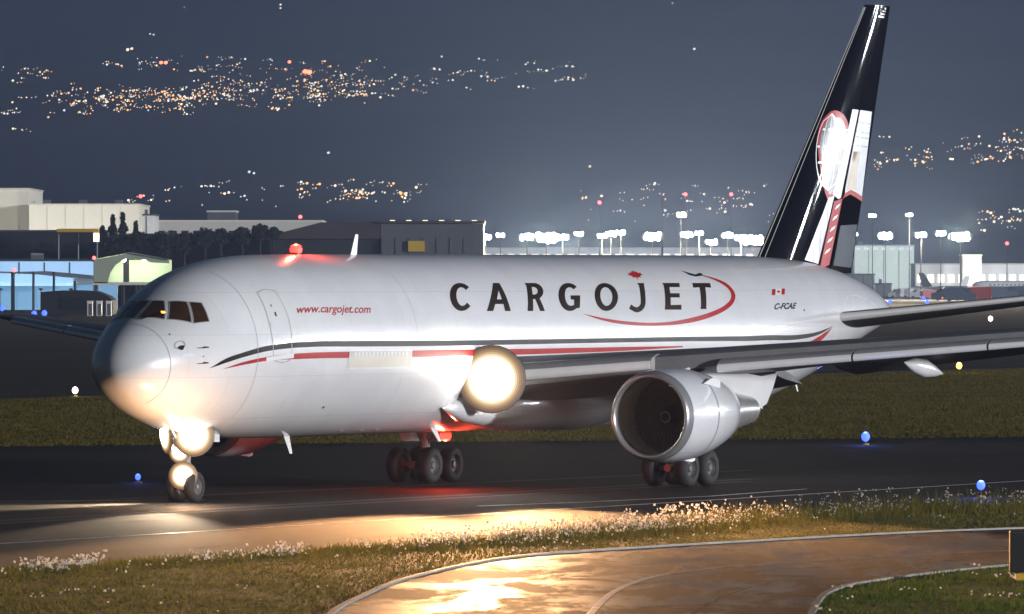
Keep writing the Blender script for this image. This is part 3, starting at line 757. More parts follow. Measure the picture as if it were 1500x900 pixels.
# tail cone exhaust
B().lathe([(0, .34), (.12, .30), (.13, .22), (-.3, .2)], (53.58, 0, 5.45), (1, 0, .1), 24).build('tail_exhaust', M['bare_metal'], plane, 60)

# ------------------------------------------------------------------ fin
LB, TB, LTp, TT = (43.85, 7.48), (51.04, 6.54), (52.28, 16.21), (54.39, 16.25)
def fin_edge(z):
    l = LB[0] + (z-LB[1])/(LTp[1]-LB[1])*(LTp[0]-LB[0]); t = TB[0] + (z-TB[1])/(TT[1]-TB[1])*(TT[0]-TB[0]); return l, t
def fin_surf(u, v, off=0.0):
    z = 7.0 + np.asarray(v)*(LTp[1]-7.0); l, t = fin_edge(z); u = np.clip(np.asarray(u), 0.002, 1); c = t-l
    yt = .095/0.2*(.2969*np.sqrt(u) - .126*u - .3516*u*u + .2843*u**3 - .1036*u**4)*c
    return np.stack([l + u*c, -(yt + off), z], -1)
def fin_part(name, m, u0, u1, v0, v1, parent):
    b = B(); nz, nu = 24, 20
    for k in range(nz+1):
        v = v0 + (v1-v0)*k/nz; hu = .715 - .15*v
        a0 = u0 if u0 is not None else hu + .012; a1 = u1 if u1 is not None else hu
        us = np.array([a0 + (a1-a0)*((i/nu)**(2 if u0 == 0 else 1)) for i in range(nu+1)])
        p = fin_surf(us, np.full(nu+1, v)); b.v += [tuple(q) for q in p] + [(q[0], -q[1], q[2]) for q in p[::-1]]
    n = 2*(nu+1)
    b.f = [(k*n+i, k*n+(i+1) % n, (k+1)*n+(i+1) % n, (k+1)*n+i) for k in range(nz) for i in range(n)] + [tuple(range(n)), tuple(range((nz+1)*n-1, nz*n-1, -1))]
    return b.build(name, m, parent, 35)
fin = fin_part('fin', M['navy_paint'], 0.0, None, -.12, 1.0, plane)
rud = fin_part('rudder', M['navy_paint'], None, 1.0, -.02, 1.0, plane)
b = B()
le_n = 24
for k in range(le_n+1):
    v = .02 + .97*k/le_n; q = fin_surf(np.array([.002, .022]), np.array([v, v]), .006)
    b.v += [(q[0][0]-.02, 0, q[0][2]), tuple(q[1]), (q[1][0], -q[1][1], q[1][2])]
b.f = [f for k in range(le_n) for f in ((3*k, 3*k+1, 3*k+4, 3*k+3), (3*k, 3*k+3, 3*k+5, 3*k+2))]
b.build('leading_edge', M['highlight_alloy'], fin, 60)
fp = dict(fn=fin_surf, du=0.1, dv=0.2)
globe = spl([(0.078,.48),(0.055,.537),(0.106,.574),(0.198,.583),(0.36,.566),(0.499,.523),(0.574,.458),(0.585,.367),(0.552,.303),(0.504,.258),(0.403,.289),(0.283,.352),(0.177,.416)] + [(0.078,.48)], 5)[:-1]
gc = (.33, .43)
sc_ = lambda k: [(gc[0]+(x-gc[0])*k, gc[1]+(y-gc[1])*k) for x, y in globe]
patch('globe_emblem', sc_(1.06), M['red_paint'], fin, .006, **fp)
ge = patch('globe_emblem_face', sc_(.90), M['globe_grey'], fin, .010, **fp)
def fin_line(pts, w, m, off, name='emblem_line'):
    bm = bmesh.new()
    for i in range(len(pts)-1):
        a, c = Vector(pts[i]), Vector(pts[i+1]); K = (5.5, 9.2)
        A2, C2 = Vector((a.x*K[0], a.y*K[1])), Vector((c.x*K[0], c.y*K[1])); d = (C2-A2).normalized(); q = Vector((-d.y, d.x))*w/2
        bm.faces.new([bm.verts.new((p.x/K[0], p.y/K[1], 0)) for p in (A2-q, C2-q, C2+q, A2+q)])
    return patch_bm(bm, name, m, fin, off, fin_surf, .1, .2)
for k in (-.75, -.4, 0.0, .4, .75):    # meridians
    ln = []
    for i in range(11):
        s = -1 + 2*i/10; wv = math.sqrt(max(0, 1-s*s))
        # the globe's long axis leans with the sweep of the fin
        ln.append((gc[0] - .045 + .235*k*wv - .20*s*.75, gc[1] + .005 + .145*s*1.0))
    fin_line(ln, .045, M['white_print'], .013)
for v in (.395, .455, .52):
    xs_l = [p for p in sc_(.88) if abs(p[1]-v) < .045]
    l = min(p[0] for p in xs_l); r_ = max(p[0] for p in xs_l)
    fin_line([(l, v), (r_, v)], .07, M['white_print'], .014)
panel = [(.481,.601),(.60,.598)] + [(.60,.598),(.545,.45),(.60,.36),(.615,.262),(.514,.277),(.525,.406)][1:]
patch('pale_panel', [(.481,.600),(.612,.598),(.635,.45),(.650,.265),(.618,.259),(.514,.277),(.525,.406)], M['pale_print'], fin, .012, **fp)
rp = dict(fn=fin_surf, du=0.1, dv=0.2)
patch('pale_panel', [(.655,.598),(.93,.594),(.968,.435),(.992,.270),(.871,.283),(.783,.292),(.703,.280),(.690,.30)], M['pale_print'], rud, .006, **rp)
patch('cream_panel', [(.70,.44),(.84,.44),(.83,.36),(.88,.295),(.783,.297),(.715,.290)], M['cream_print'], rud, .010, **rp)
for v in (.555, .52, .50, .468):
    bm = bmesh.new(); bm.faces.new([bm.verts.new(p) for p in ((.66, v, 0), (.945, v-.005, 0), (.945, v-.011, 0), (.66, v-.006, 0))])
    patch_bm(bm, 'panel_line', M['silver_print'], rud, .011, fin_surf, .1, .2)
bm = bmesh.new(); wv = [(.690,.268),(.703,.275),(.783,.288),(.871,.279),(.997,.262)]
bm.faces.new([bm.verts.new((x, y+.008, 0)) for x, y in wv] + [bm.verts.new((x, y-.010, 0)) for x, y in wv[::-1]])
patch_bm(bm, 'red_wave', M['red_paint'], rud, .013, fin_surf, .1, .2)
patch('red_band', [(.565,.250),(.680,.262),(.692,.012),(.585,-.005)], M['red_paint'], fin, .008, **fp)
for k in range(5):
    v = .05 + k*.042
    patch('band_fleck', [(.60, v), (.65, v+.012), (.665, v+.026), (.615, v+.016)], M['white_print'], fin, .012, **fp)
patch('silver_band', [(.470,.262),(.548,.272),(.555,.015),(.385,.03)], M['silver_print'], fin, .008, **fp)
patch('rudder_panel', [(.745,.010),(.99,.0),(.985,.165),(.735,.160)], M['rudder_paint'], rud, .006, **rp)
for k in range(4):
    v = .955 + k*.011
    patch('tip_mark', [(.55+.06*k, v), (.80, v-.003), (.82, v+.003), (.56+.06*k, v+.006)], M['silver_print'], rud if False else fin, .010, **fp)

# ------------------------------------------------------------------ nose gear and landing lights
ng = 4.35
b = B(); b.cyl((ng, 0, .47), (ng, 0, 2.3), .10, .13, 14); b.cyl((ng, 0, 1.3), (ng-1.0, 0, 2.3), .06, n=10)
b.box((ng+.12, 0, 1.25), (.20, .10, .5))
nose = b.build('nose_gear', M['strut_grey'], plane, 40)
B().cyl((ng, -.42, .47), (ng, .42, .47), .06, n=10).build('axle', M['strut_grey'], nose, 40)
for dy in (-.30, .30):
    B().lathe([(-.06, .24), (-.14, .26), (-.15, .38), (-.10, .455), (0, .47), (.10, .455), (.15, .38), (.14, .26), (.06, .24)], (ng, dy, .47), (0, 1, 0), 24).build('tyre', M['rubber'], nose, 50)
    B().lathe([(-.10, .01), (-.07, .12), (-.12, .26), (.12, .26), (.07, .12), (.10, .01)], (ng, dy, .47), (0, 1, 0), 18).build('wheel_rim', M['rim_grey'], nose, 40)
for sg in (-1, 1):
    b = B(); b.vprism([(ng+.35, 1.80), (ng+1.1, 1.78), (ng+1.1, 2.0), (ng+.35, 2.06)], sg*.50, sg*.54); b.build('gear_door', M['white_paint'], nose)

WARM = (1.0, 0.74, 0.46)
PW = plane.matrix_basis.inverted()
def to_plane(w): return PW @ Vector(w)
bpy.context.view_layer.update()
def lens(parent, q, axis, r, m, name='landing_lens'):
    can = B().lathe([(.20, r*.35), (.12, r*.8), (.02, r*1.02), (-.02, r*1.02), (-.02, r*1.0)], q, axis, 28).build('lamp_housing', M['dark_metal'], parent, 60)
    N = 16
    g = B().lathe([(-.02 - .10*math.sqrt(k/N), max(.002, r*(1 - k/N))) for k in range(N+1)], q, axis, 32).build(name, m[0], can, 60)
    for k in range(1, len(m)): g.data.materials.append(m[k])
    g.data.polygons.foreach_set('material_index', [max(0, 7 - i//32) for i in range(len(g.data.polygons))])          # hot centre, emission fading to the rim to stand in for glare
    return can
# every lamp looks along the beam: towards the camera side of the nose
def beam(pl, target_world, power, cone, col, parent, size=.25, blend=.6):
    t = to_plane(target_world); d = (t - Vector(pl)).normalized()
    return d, lamp('landing_lamp', 'SPOT', Vector(pl) + d*.35, power, col, parent, t, size, cone, blend)

root_lights = bpy.data.objects.new('landing_light', None); C.objects.link(root_lights); root_lights.parent = plane
LW = (1, .50, .21)
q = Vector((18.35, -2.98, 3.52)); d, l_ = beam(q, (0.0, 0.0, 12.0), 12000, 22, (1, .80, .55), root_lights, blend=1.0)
lens(root_lights, q, -d, 1.05, G['landing'])  # disc made wider than a real lens to fill out the glare
for q, tgt, pw, cn in ((Vector((18.5, -3.5, 3.30)), (0.8, 165, 0.3), 60000, 15), (Vector((18.3, -2.75, 3.0)), (7.0, 180, 0.5), 110000, 16), (Vector((18.3, -2.7, 4.05)), (-8, 176, 0.6), 170000, 15), (Vector((18.35, -3.35, 3.85)), (14.0, 188, 0.6), 120000, 14)):
    d, l_ = beam(q, tgt, pw, cn, LW, root_lights)
q = Vector((18.5, 2.95, 3.52)); d, l_ = beam(q, (-30, 60, 2.0), 20000, 24, (1, .86, .66), root_lights)
lens(root_lights, q, -d, .30, G['landing'])
for dx, dy, dz, rr, tgt, pw, cn in ((-.34, -.46, 2.00, .62, (-14, 0, 16), 3000, 16), (-.34, .46, 2.04, .60, (-40, 233, 0), 3000, 16), (-.36, 0, 1.50, .32, (-10.5, 191, 0.6), 15000, 15)):
    q = Vector((ng+dx, dy, dz)); d, l_ = beam(q, tgt, pw, cn, (1, .76, .50), nose)
    lens(nose, q, -d, rr, G['landing'])
q = Vector((ng-.32, -.10, .80)); d, l_ = beam(q, (-14.5, 239.0, 0.0), 16000, 40, WARM, nose); lens(nose, q, -(to_plane((-9, 190, 1.5))-q).normalized(), .42, G['taxi'], 'taxi_lens')
lamp('nose_bounce_fill', 'POINT', (ng-3.6, -2.0, 0.9), 560, (1, .56, .28), nose, size=.15)  # unseen fill lamp added for warm bounce light under the nose

# ------------------------------------------------------------------ airfield lights
def airfield_light(px, py, base_py, m, col, power, label, cat, r=.14, group='blue taxiway edge lights', name='taxiway_light'):
    x, y = ground(px, base_py); hgt = CAM_Z - (py-HOR)/FPX*y
    t = thing(name, label, cat, (x, y, 0), 0, group)
    B().lathe([(0, .001), (0, .16), (.05, .14), (.07, .03)], (0, 0, 0), (0, 0, 1), 14).build('base', M['sign_yellow'], t, 40)
    B().cyl((0, 0, .06), (0, 0, max(.1, hgt-r)), .03, n=8).build('stem', M['dark_pole'], t, 40)
    B().ball((0, 0, max(.2, hgt)), r, 12, 8, 1.15).build('globe', m, t, 180)
    if power: lamp('globe_lamp', 'POINT', (0, 0, max(.2, hgt)+r+.12), power, col, t, size=r)
    return t
BL = (.10, .18, 1.0)
airfield_light(1437, 711, 729, G['blue'], BL, 160, 'blue taxiway light glowing in the weeds at the pavement edge on the right', 'taxiway light', .13)
airfield_light(1268, 640, 652, G['blue'], BL, 90, 'blue taxiway light beyond the jet engine, on the dark far taxiway edge', 'taxiway light', .17)
airfield_light(202, 700, 708, G['blue'], BL, 20, 'small blue taxiway light left of the nose wheel', 'taxiway light', .09)
for (px, py, lb) in ((3, 452, 'faint blue taxiway light at the far left edge of the apron'), (50, 460, 'left one of the pair of blue lights under the white van'), (65, 459, 'right one of the pair of blue lights under the white van'),
                     (1303, 442, 'blue light just behind the tail cone next to the amber beacon'), (1352, 437, 'small blue light in front of the dark service trucks'), (1358, 442, 'pale blue light beside the dark service trucks'), (1485, 443, 'blue light behind the tip of the tailplane')):
    airfield_light(px, py, py+6, G['blue'], BL, 0, lb, 'taxiway light', .42)
airfield_light(110, 572, 581, G['pinkish'], (1, .8, .85), 30, 'single pinkish white runway light on the dark strip left of the nose', 'runway light', .17, 'white runway lights', 'runway_light')
airfield_light(1451, 467, 474, G['pinkish'], (1, .8, .85), 0, 'single pinkish white runway light between the tailplane and the wing', 'runway light', .32, 'white runway lights', 'runway_light')
airfield_light(1405, 536, 548, G['amber'], (1, .55, .1), 300, 'amber ground light glowing on the wet pavement below the wing', 'ground light', .20, None, 'amber_light')
airfield_light(1290, 441, 447, G['amber'], (1, .55, .1), 0, 'amber beacon just behind the white tail cone', 'ground light', .75, None, 'amber_light')

# ------------------------------------------------------------------ sign at the right edge
sx, sy = ground(1530, 853)
sg = thing('taxiway_sign', 'black backed taxiway sign on a yellow base in the grass at the right edge', 'sign', (sx, sy, 0), R(4))
b = B(); b.box((0, 0, .68), (1.55, .22, .92)); so = b.build('sign_box', M['sign_black'], sg)
bv = so.modifiers.new('soft_edges', 'BEVEL'); bv.width = .02; bv.segments = 2
B().box((0.06, 0, .12), (1.42, .26, .15)).build('base', M['sign_yellow'], sg)
for dx in (-.6, .6): B().cyl((dx, 0, 0), (dx, 0, .24), .05, n=10).build('leg', M['dark_pole'], sg, 40)
B().box((0, -.118, 1.10), (1.50, .012, .03)).build('trim', M['dark_pole'], sg)

# ------------------------------------------------------------------ far buildings
def building(name, label, px0, px1, top, base, depth, m, cat='building', roof=None, windows=None, seams=0, Y=None):
    Y = Y or (CAM_Z*FPX)/(base-HOR)
    x0, x1 = (px0-750)/FPX*Y, (px1-750)/FPX*Y; h = CAM_Z - (top-HOR)/FPX*Y
    t = thing(name, label, cat, ((x0+x1)/2, Y+depth/2, 0))
    W = x1-x0
    B().box((0, 0, h/2), (W, depth, h)).build('wall', m, t)
    B().box((0, 0, h+.2), (W+.5, depth+.5, .4)).build('roof', roof or m, t)
    for k in range(seams):
        if k % 2 == 0: B().box((-W/2 + W*(k+.6)/(seams+1), 0, h+1.0), (W*.05+.6, 3, 1.2)).build('roof_unit', M['shed_grey'], t)
        B().box((-W/2 + W*(k+1)/(seams+1), -depth/2-.05, h/2), (.25, .1, h-.4)).build('panel_joint', roof or m, t)
    if windows:
        n, zf, hf, mm = windows
        for k in range(n):
            B().box((-W/2 + W*(k+.5)/n, -depth/2-.06, h*zf), (W/n*.6, .12, h*hf)).build('window', mm, t)
    return t
M['roof_dark'] = mat('roof_dark', (.06, .06, .065), .7, var=.2, vscale=.1)
building('cargo_terminal', 'tall beige cargo terminal block at the far left edge', -140, 42, 278, 441, 60, M['beige_wall'], roof=M['cream_wall'], seams=3)
building('cargo_hall', 'long beige hall beside the tall terminal block, conifers in front of it', 42.5, 203, 301, 441.2, 60, M['beige_wall'], roof=M['cream_wall'], seams=5)
building('cargo_annex', 'small bluish white annex at the right end of the beige hall', 203.5, 225, 316, 440.8, 30, M['plane_white'], roof=M['roof_dark'], seams=1)
building('long_warehouse', 'long low beige warehouse stretching behind the dark trees', 228, 470, 325, 440, 50, M['cream_wall'], roof=M['beige_wall'], windows=(14, .86, .05, M['dark_window']))
building('roof_penthouse', 'small flat roofed penthouse rising above the long low warehouse', 304, 345, 311, 439.4, 18, M['hangar_grey'], roof=M['beige_wall'])
building('dark_depot', 'dark unlit depot below the beige terminal at the left', -160, 158, 340, 448, 40, M['dark_wall'], roof=M['roof_dark'], windows=(9, .82, .08, M['dark_window']))
building('dark_depot', 'dark unlit depot behind the jet nose and the round trees', 158.5, 412, 345, 447, 40, M['dark_wall'], roof=M['roof_dark'])
# yellow lit canopy strip
Yc = (CAM_Z*FPX)/49.0
q0 = at(86, 338, Yc); q1 = at(146, 341, Yc)
t = thing('loading_canopy', 'thin yellow lit loading canopy under the beige hall', 'canopy', ((q0.x+q1.x)/2, Yc-4, 0))
B().box((0, 0, q0.z), (q1.x-q0.x, 5, .7)).build('roof', M['sign_yellow'], t)
for dx in (-.48, 0, .46): B().cyl(((q1.x-q0.x)*dx, 0, 0), ((q1.x-q0.x)*dx, 0, q0.z), .2, n=8).build('post', M['steel_pole'], t, 40)
B().box(((q1.x-q0.x)*.46, -2.6, q0.z-1.4), (1.2, .2, 1.8)).build('lit_sign', G['lit_window'], t)

# dark hangar with sloping roof behind the cockpit beacon
Yh = 1700.0
hx = lambda px: (px-750)/FPX*Yh
hz = lambda py: CAM_Z - (py-HOR)/FPX*Yh
t = thing('maintenance_hangar', 'dark hangar with a sloping red brown roof and grey door wall behind the jet', 'hangar', (hx(560), Yh+25, 0))
ox = hx(560)
B().box((hx(633)-ox, 0, hz(328)/2), (hx(708)-hx(557.5), 50, hz(328))).build('wall', M['hangar_grey'], t)
b = B(); b.vprism([(hx(392)-ox, hz(346)), (hx(470)-ox, hz(326)), (hx(557)-ox, hz(324.5)), (hx(557)-ox, hz(350)), (hx(392)-ox, hz(350))], -25, 25); b.build('roof', M['hangar_roof'], t)
B().box((hx(475)-ox, 0, hz(350.5)/2), (hx(556)-hx(396), 48, hz(350.5))).build('side_wall', M['dark_wall'], t)
B().box((hx(633)-ox, 0, hz(325.5)), (hx(711)-hx(556), 52, hz(324)-hz(327.5))).build('roof_edge', M['hangar_roof'], t)
for k in range(7):
    px = 568 + k*20
    B().box((hx(px)-ox, -25.1, hz(345)/2+1), (hx(18)-hx(0), .2, hz(345)-3)).build('door_panel', M['hangar_grey'], t)
for k in range(6):
    px = 575 + k*24; B().box((hx(px)-ox, -25.4, hz(324.5)), (1.1, .5, .5)).build('roof_lamp', G['city_white'], t)
B().box((hx(610)-ox, -25.5, hz(361)), (hx(622)-hx(598), 1, 2.2)).build('yellow_sign', M['sign_yellow'], t)

# blue lit shed with post fence, left
building('blue_shed', 'pale blue lit shed wall below the dark depot at the left', -120, 139, 383, 452, 20, M['blue_wall'], roof=M['dark_wall'], seams=6)
Yb = 1500.0
bz = lambda py: CAM_Z - (py-HOR)/FPX*Yb
bx = lambda px: (px-750)/FPX*Yb
t = thing('curved_roof_shelter', 'dark low curved roof shelter in front of the blue shed', 'shelter', (bx(70), Yb, 0)); ox = bx(70)
prof = [(bx(x)-ox, bz(y)) for x, y in ((-60, 396), (20, 398.5), (70, 397.5), (110, 401), (139, 404), (139, 409), (100, 406.5), (60, 402.5), (18, 400.5), (-60, 399))]
b = B(); b.vprism(prof, -7, 0); b.build('roof', M['dark_wall'], t)
B().box((bx(24)-ox, -1.0, (bz(402)+bz(419))/2), (bx(107)-bx(-60), 1, bz(402)-bz(419))).build('wall', M['blue_wall'], t)
B().box((bx(124)-ox, -1.0, (bz(408)+bz(416))/2), (bx(138)-bx(108), 1, bz(407.5)-bz(416))).build('side_wall', M['shed_grey'], t)
B().box((bx(24)-ox, -1.4, bz(411)), (bx(107)-bx(-60), .15, .25)).build('wall_rail', M['teal_wall'], t)
building('teal_barrier', 'low teal barrier wall behind the fence posts at the left', -120, 172, 419, 454.5, 1.2, M['teal_wall'], cat='wall', seams=9)
for i, px in enumerate((-14, 18, 49, 79, 110, 142)):
    Y = 1440.0; x = (px-750)/FPX*Y; h = CAM_Z - ((400 if i in (1, 2, 3) else 414)-HOR)/FPX*Y
    p = thing('fence_post', f'slim dark fence post in front of the blue shed, {("first","second","third","fourth","fifth","sixth")[i]} from the left', 'post', (x, Y, 0), 0, 'fence posts in front of the blue shed')
    B().cyl((0, 0, 0), (0, 0, h), .22, n=8).build('pole', M['dark_pole'], p, 40)
    B().box((0, 0, h+.1), (.6, .6, .2)).build('cap', M['dark_pole'], p)
# lit gable canopy
Yg = 1400.0
gxx = lambda px: (px-750)/FPX*Yg
gzz = lambda py: CAM_Z - (py-HOR)/FPX*Yg
t = thing('lit_canopy', 'pale green lit gable canopy with two bright lamps above the cockpit', 'canopy', (gxx(195), Yg, 0)); ox = gxx(195)
b = B(); b.vprism([(gxx(140)-ox, gzz(415)), (gxx(140)-ox, gzz(381)), (gxx(192)-ox, gzz(371)), (gxx(250)-ox, gzz(382)), (gxx(250)-ox, gzz(386)), (gxx(225)-ox, gzz(385)), (gxx(214)-ox, gzz(381)), (gxx(185)-ox, gzz(380)), (gxx(172)-ox, gzz(388)), (gxx(164)-ox, gzz(400)), (gxx(160)-ox, gzz(415))], -6, -5); b.build('gable', M['canopy_cloth'], t)
B().box((gxx(195)-ox, 8, gzz(398)), (gxx(249)-gxx(142), 1, gzz(381)-gzz(415))).build('back_wall', M['canopy_cloth'], t)
b = B(); b.vprism([(gxx(139)-ox, gzz(380)), (gxx(192)-ox, gzz(370)), (gxx(251)-ox, gzz(381)), (gxx(192)-ox, gzz(371))], -6.5, 9); b.build('roof', M['canopy_cloth'], t)
B().box((gxx(185)-ox, 0, gzz(398)), (1.0, 1, gzz(381)-gzz(415))).build('post', M['dark_pole'], t)
B().box((gxx(195)-ox, 0, gzz(415.6)), (gxx(252)-gxx(138), 12, .5)).build('sill', M['beige_wall'], t)
for px in (183, 213):
    lm = B().ball((gxx(px)-ox, -3.5, gzz(380.5)), .42, 10, 6).build('lamp', G['flood_white'], t, 180)
    lamp('canopy_lamp', 'POINT', (gxx(px)-ox, 1.5, gzz(390)), 1500, (.92, 1, .72), t, size=.5)
for i, px in enumerate((142, 183, 214, 240)): B().cyl((gxx(px)-ox, -4, 0), (gxx(px)-ox, -4, gzz(415)), .15, n=8).build('support_post', M['dark_pole'], t, 40)

def assumed_wall_lamps(spots, Y, label, cat_group, col, power):  # assumed lamp posts, put in to brighten walls that look lit
    for i, (px, py) in enumerate(spots):
        p = at(px, py, Y)
        t = thing('assumed_floodlight', f'{label}, number {("one","two","three","four","five","six")[i]} from the left', 'floodlight', (p.x, Y, 0), 0, cat_group)
        B().cyl((0, 0, 0), (0, 0, p.z), .12, .08, 6).build('pole', M['dark_pole'], t)
        B().box((0, .2, p.z), (.7, .5, .35)).build('lamp', M['dark_pole'], t)
        lamp('assumed_wall_lamp', 'SPOT', (0, .7, p.z), power, col, t, (0, 30, p.z+1.0), .3, 150, .6)
assumed_wall_lamps([(-40, 408), (25, 408), (90, 408), (150, 408)], 1535.0, 'assumed low floodlight added to light the blue shed wall', 'assumed floodlights on the blue shed', (.66, .84, 1.0), 13000)  # lamps assumed from the lit blue wall and added to brighten it
assumed_wall_lamps([(-60, 424), (0, 424), (60, 424), (104, 424)], 1474.0, 'assumed low floodlight added to light the curved roof shelter', 'assumed floodlights on the curved shelter', (.66, .84, 1.0), 9000)  # assumed lamps, added because the shelter wall came out dark
assumed_wall_lamps([(-60, 352), (20, 352), (95, 352), (170, 352)], 1960.0, 'assumed floodlight added to light the beige terminal wall', 'assumed floodlights on the beige terminal', (1.0, .95, .82), 9000)  # light source assumed from the bright terminal wall
assumed_wall_lamps([(1352, 430), (1384, 430), (1424, 430), (1452, 430), (1490, 430)], 2440.0, 'assumed floodlight added to light the pale pier front', 'assumed floodlights on the pier', (1.0, .97, .88), 11000)  # assumed lamps, added to make the pier front brighter
assumed_wall_lamps([(1262, 424), (1295, 424), (1328, 424)], 2985.0, 'assumed floodlight added to light the terminal block front', 'assumed floodlights on the terminal block', (.92, 1.0, .93), 24000)  # likewise assumed and added to brighten the terminal block
# parked dark aircraft tent, portacabins, van
Yd = 1330.0
t = thing('dark_dome_tent', 'low dark rounded shelter on the apron left of the cockpit', 'shelter', at(112, 440, Yd).xy.to_3d())
dx = lambda px: (px-112)/FPX*Yd
dz = lambda py: CAM_Z - (py-HOR)/FPX*Yd
b = B(); b.vprism([(dx(60), 0), (dx(60), dz(428)), (dx(85), dz(426)), (dx(112), dz(425.5)), (dx(140), dz(427)), (dx(158), dz(434)), (dx(165), dz(440)), (dx(165), 0)], 0, 14); b.build('shell', M['dark_wall'], t, 40)
B().box((dx(112), -.1, dz(445)), (dx(135)-dx(90), .2, dz(437)-dz(455))).build('door', M['sign_black'], t)
for i, px in enumerate((132, 145.5, 159.5)):
    Y = 1290.0; p = thing('portable_cabin', ['upright pale cabin on the apron, first left of the cockpit group', 'upright pale cabin, middle of the three by the cockpit', 'upright pale cabin nearest the cockpit windows'][i], 'cabin', ((px-750)/FPX*Y, Y, 0), 0, 'pale cabins on the apron')
    zt = CAM_Z - (442-HOR)/FPX*Y
    B().box((0, 0, zt/2), (.85, 1.0, zt)).build('wall', M['plane_white'], p)
    B().box((0, 0, zt+.06), (1.0, 1.15, .12)).build('roof', M['beige_wall'], p)
    B().box((.05, -.52, zt*.45), (.55, .04, zt*.8)).build('door', M['shed_grey'], p)

def van(px, base, label, body, group=None, w=4.6, h=2.1, rz=0.0, name='service_van', lights=None, cargo=True):
    x, y = ground(px, base)
    t = thing(name, label, 'van' if name == 'service_van' else 'truck', (x, y, 0), rz, group)
    b = B(); b.vprism([(-w/2, .35), (w/2, .35), (w/2, h*.55), (w*.36, h*.62), (w*.22, h*.98), (-w*.46, h), (-w/2, h*.9)], -.95, .95); b.build('body', body, t, 30)
    for dx_ in (-w*.3, w*.3):
        for s in (-1, 1): B().cyl((dx_, s*.75, .36), (dx_, s*.98, .36), .36, n=14).build('wheel', M['rubber'], t, 40)
    b = B(); b.vprism([(w*.20, h*.64), (w*.335, h*.64), (w*.225, h*.93), (w*.10, h*.93)], -.965, .965); b.build('window', M['dark_window'], t)
    B().box((w/2+.02, 0, .55), (.06, 1.8, .18)).build('bumper', M['dark_pole'], t)
    for s in (-.7, .7):
        B().box((w/2+.02, s, .85), (.05, .25, .18)).build('headlight', G['city_white'], t)
        B().box((-w/2-.02, s, .85), (.05, .2, .3)).build('tail_light', G['city_red'], t)
    return t
van(74, 447, 'white van parked on the apron at the left', M['plane_white'], 'vehicles on the apron', 6.5, 2.3, R(160))
van(46, 431, 'low white vehicle parked behind the fence at the left', M['plane_white'], 'vehicles on the apron', 7.0, 2.2, R(185))
for i, (px, bs_, lab, mm) in enumerate(((1318, 430, 'white truck, first of the row right of the grey terminal box', 'plane_white'), (1334, 430, 'white truck, second of the row right of the grey terminal box', 'plane_white'), (1348, 430.5, 'white truck, third of the row beside the blue light', 'plane_white'),
     (1366, 433, 'small red tug left of the dark service trucks', 'plane_red'), (1388, 434, 'dark blue service truck in front of the parked airliners', 'truck_blue'), (1405, 435, 'dark blue service truck nearest the wing of the parked airliner', 'truck_blue'),
     (1428, 434, 'red service truck with glowing lights by the tailplane', 'plane_red'), (1440, 432, 'red and white truck right of the glowing red truck', 'plane_red'), (1468, 432, 'dark truck at the right under the pale airliner', 'truck_blue'), (1490, 431, 'dark truck at the right edge of the apron', 'truck_blue'))):
    van(px, bs_ + 7, lab, M[mm], 'vehicles on the far apron', 8 if i > 3 else 6, 3.4 if i > 3 else 2.6, R([165, 10, 170, 20, 175, 5, 178, 30, 8, 170][i]), 'service_truck')
for i, (px, y_, ln) in enumerate(((1427, 429, 5), (1436, 427, 4))):
    pass

# terminal block and sheds right of the fin
building('terminal_box', 'tall grey green terminal block right of the black fin', 1250, 1339, 360, 427, 40, M['box_wall'], roof=M['shed_grey'], seams=3, windows=(7, .93, .06, M['plane_white']))
building('grey_shed', 'dark grey shed at the foot of the terminal block behind the tail', 1232, 1281, 403, 433, 12, M['shed_grey'], roof=M['dark_wall'], seams=2)
building('grey_shed', 'smaller dark grey shed in front of the terminal block', 1284, 1306, 417, 434, 10, M['shed_grey'], roof=M['dark_wall'], seams=1)
building('grey_shed', 'low grey shed behind the row of white trucks', 1339.5, 1362, 416, 429.5, 10, M['hangar_grey'], roof=M['shed_grey'], seams=1)
building('pier_building', 'long pale lit pier building behind the parked airliners', 1341, 1700, 388, 433, 30, M['plane_white'], roof=M['cream_wall'], windows=(24, .55, .25, G['lit_window']))
building('pier_annex', 'bright cream annex on the pier under the star shaped flood light', 1410, 1438, 375, 433.3, 16, M['cream_wall'], roof=M['beige_wall'], windows=(3, .7, .3, G['lit_window']))
building('far_terminal', 'low pale lit terminal strip behind the fuselage top', 705, 1160, 364, 424, 40, M['plane_white'], roof=M['cream_wall'], windows=(26, .80, .12, G['lit_window']))

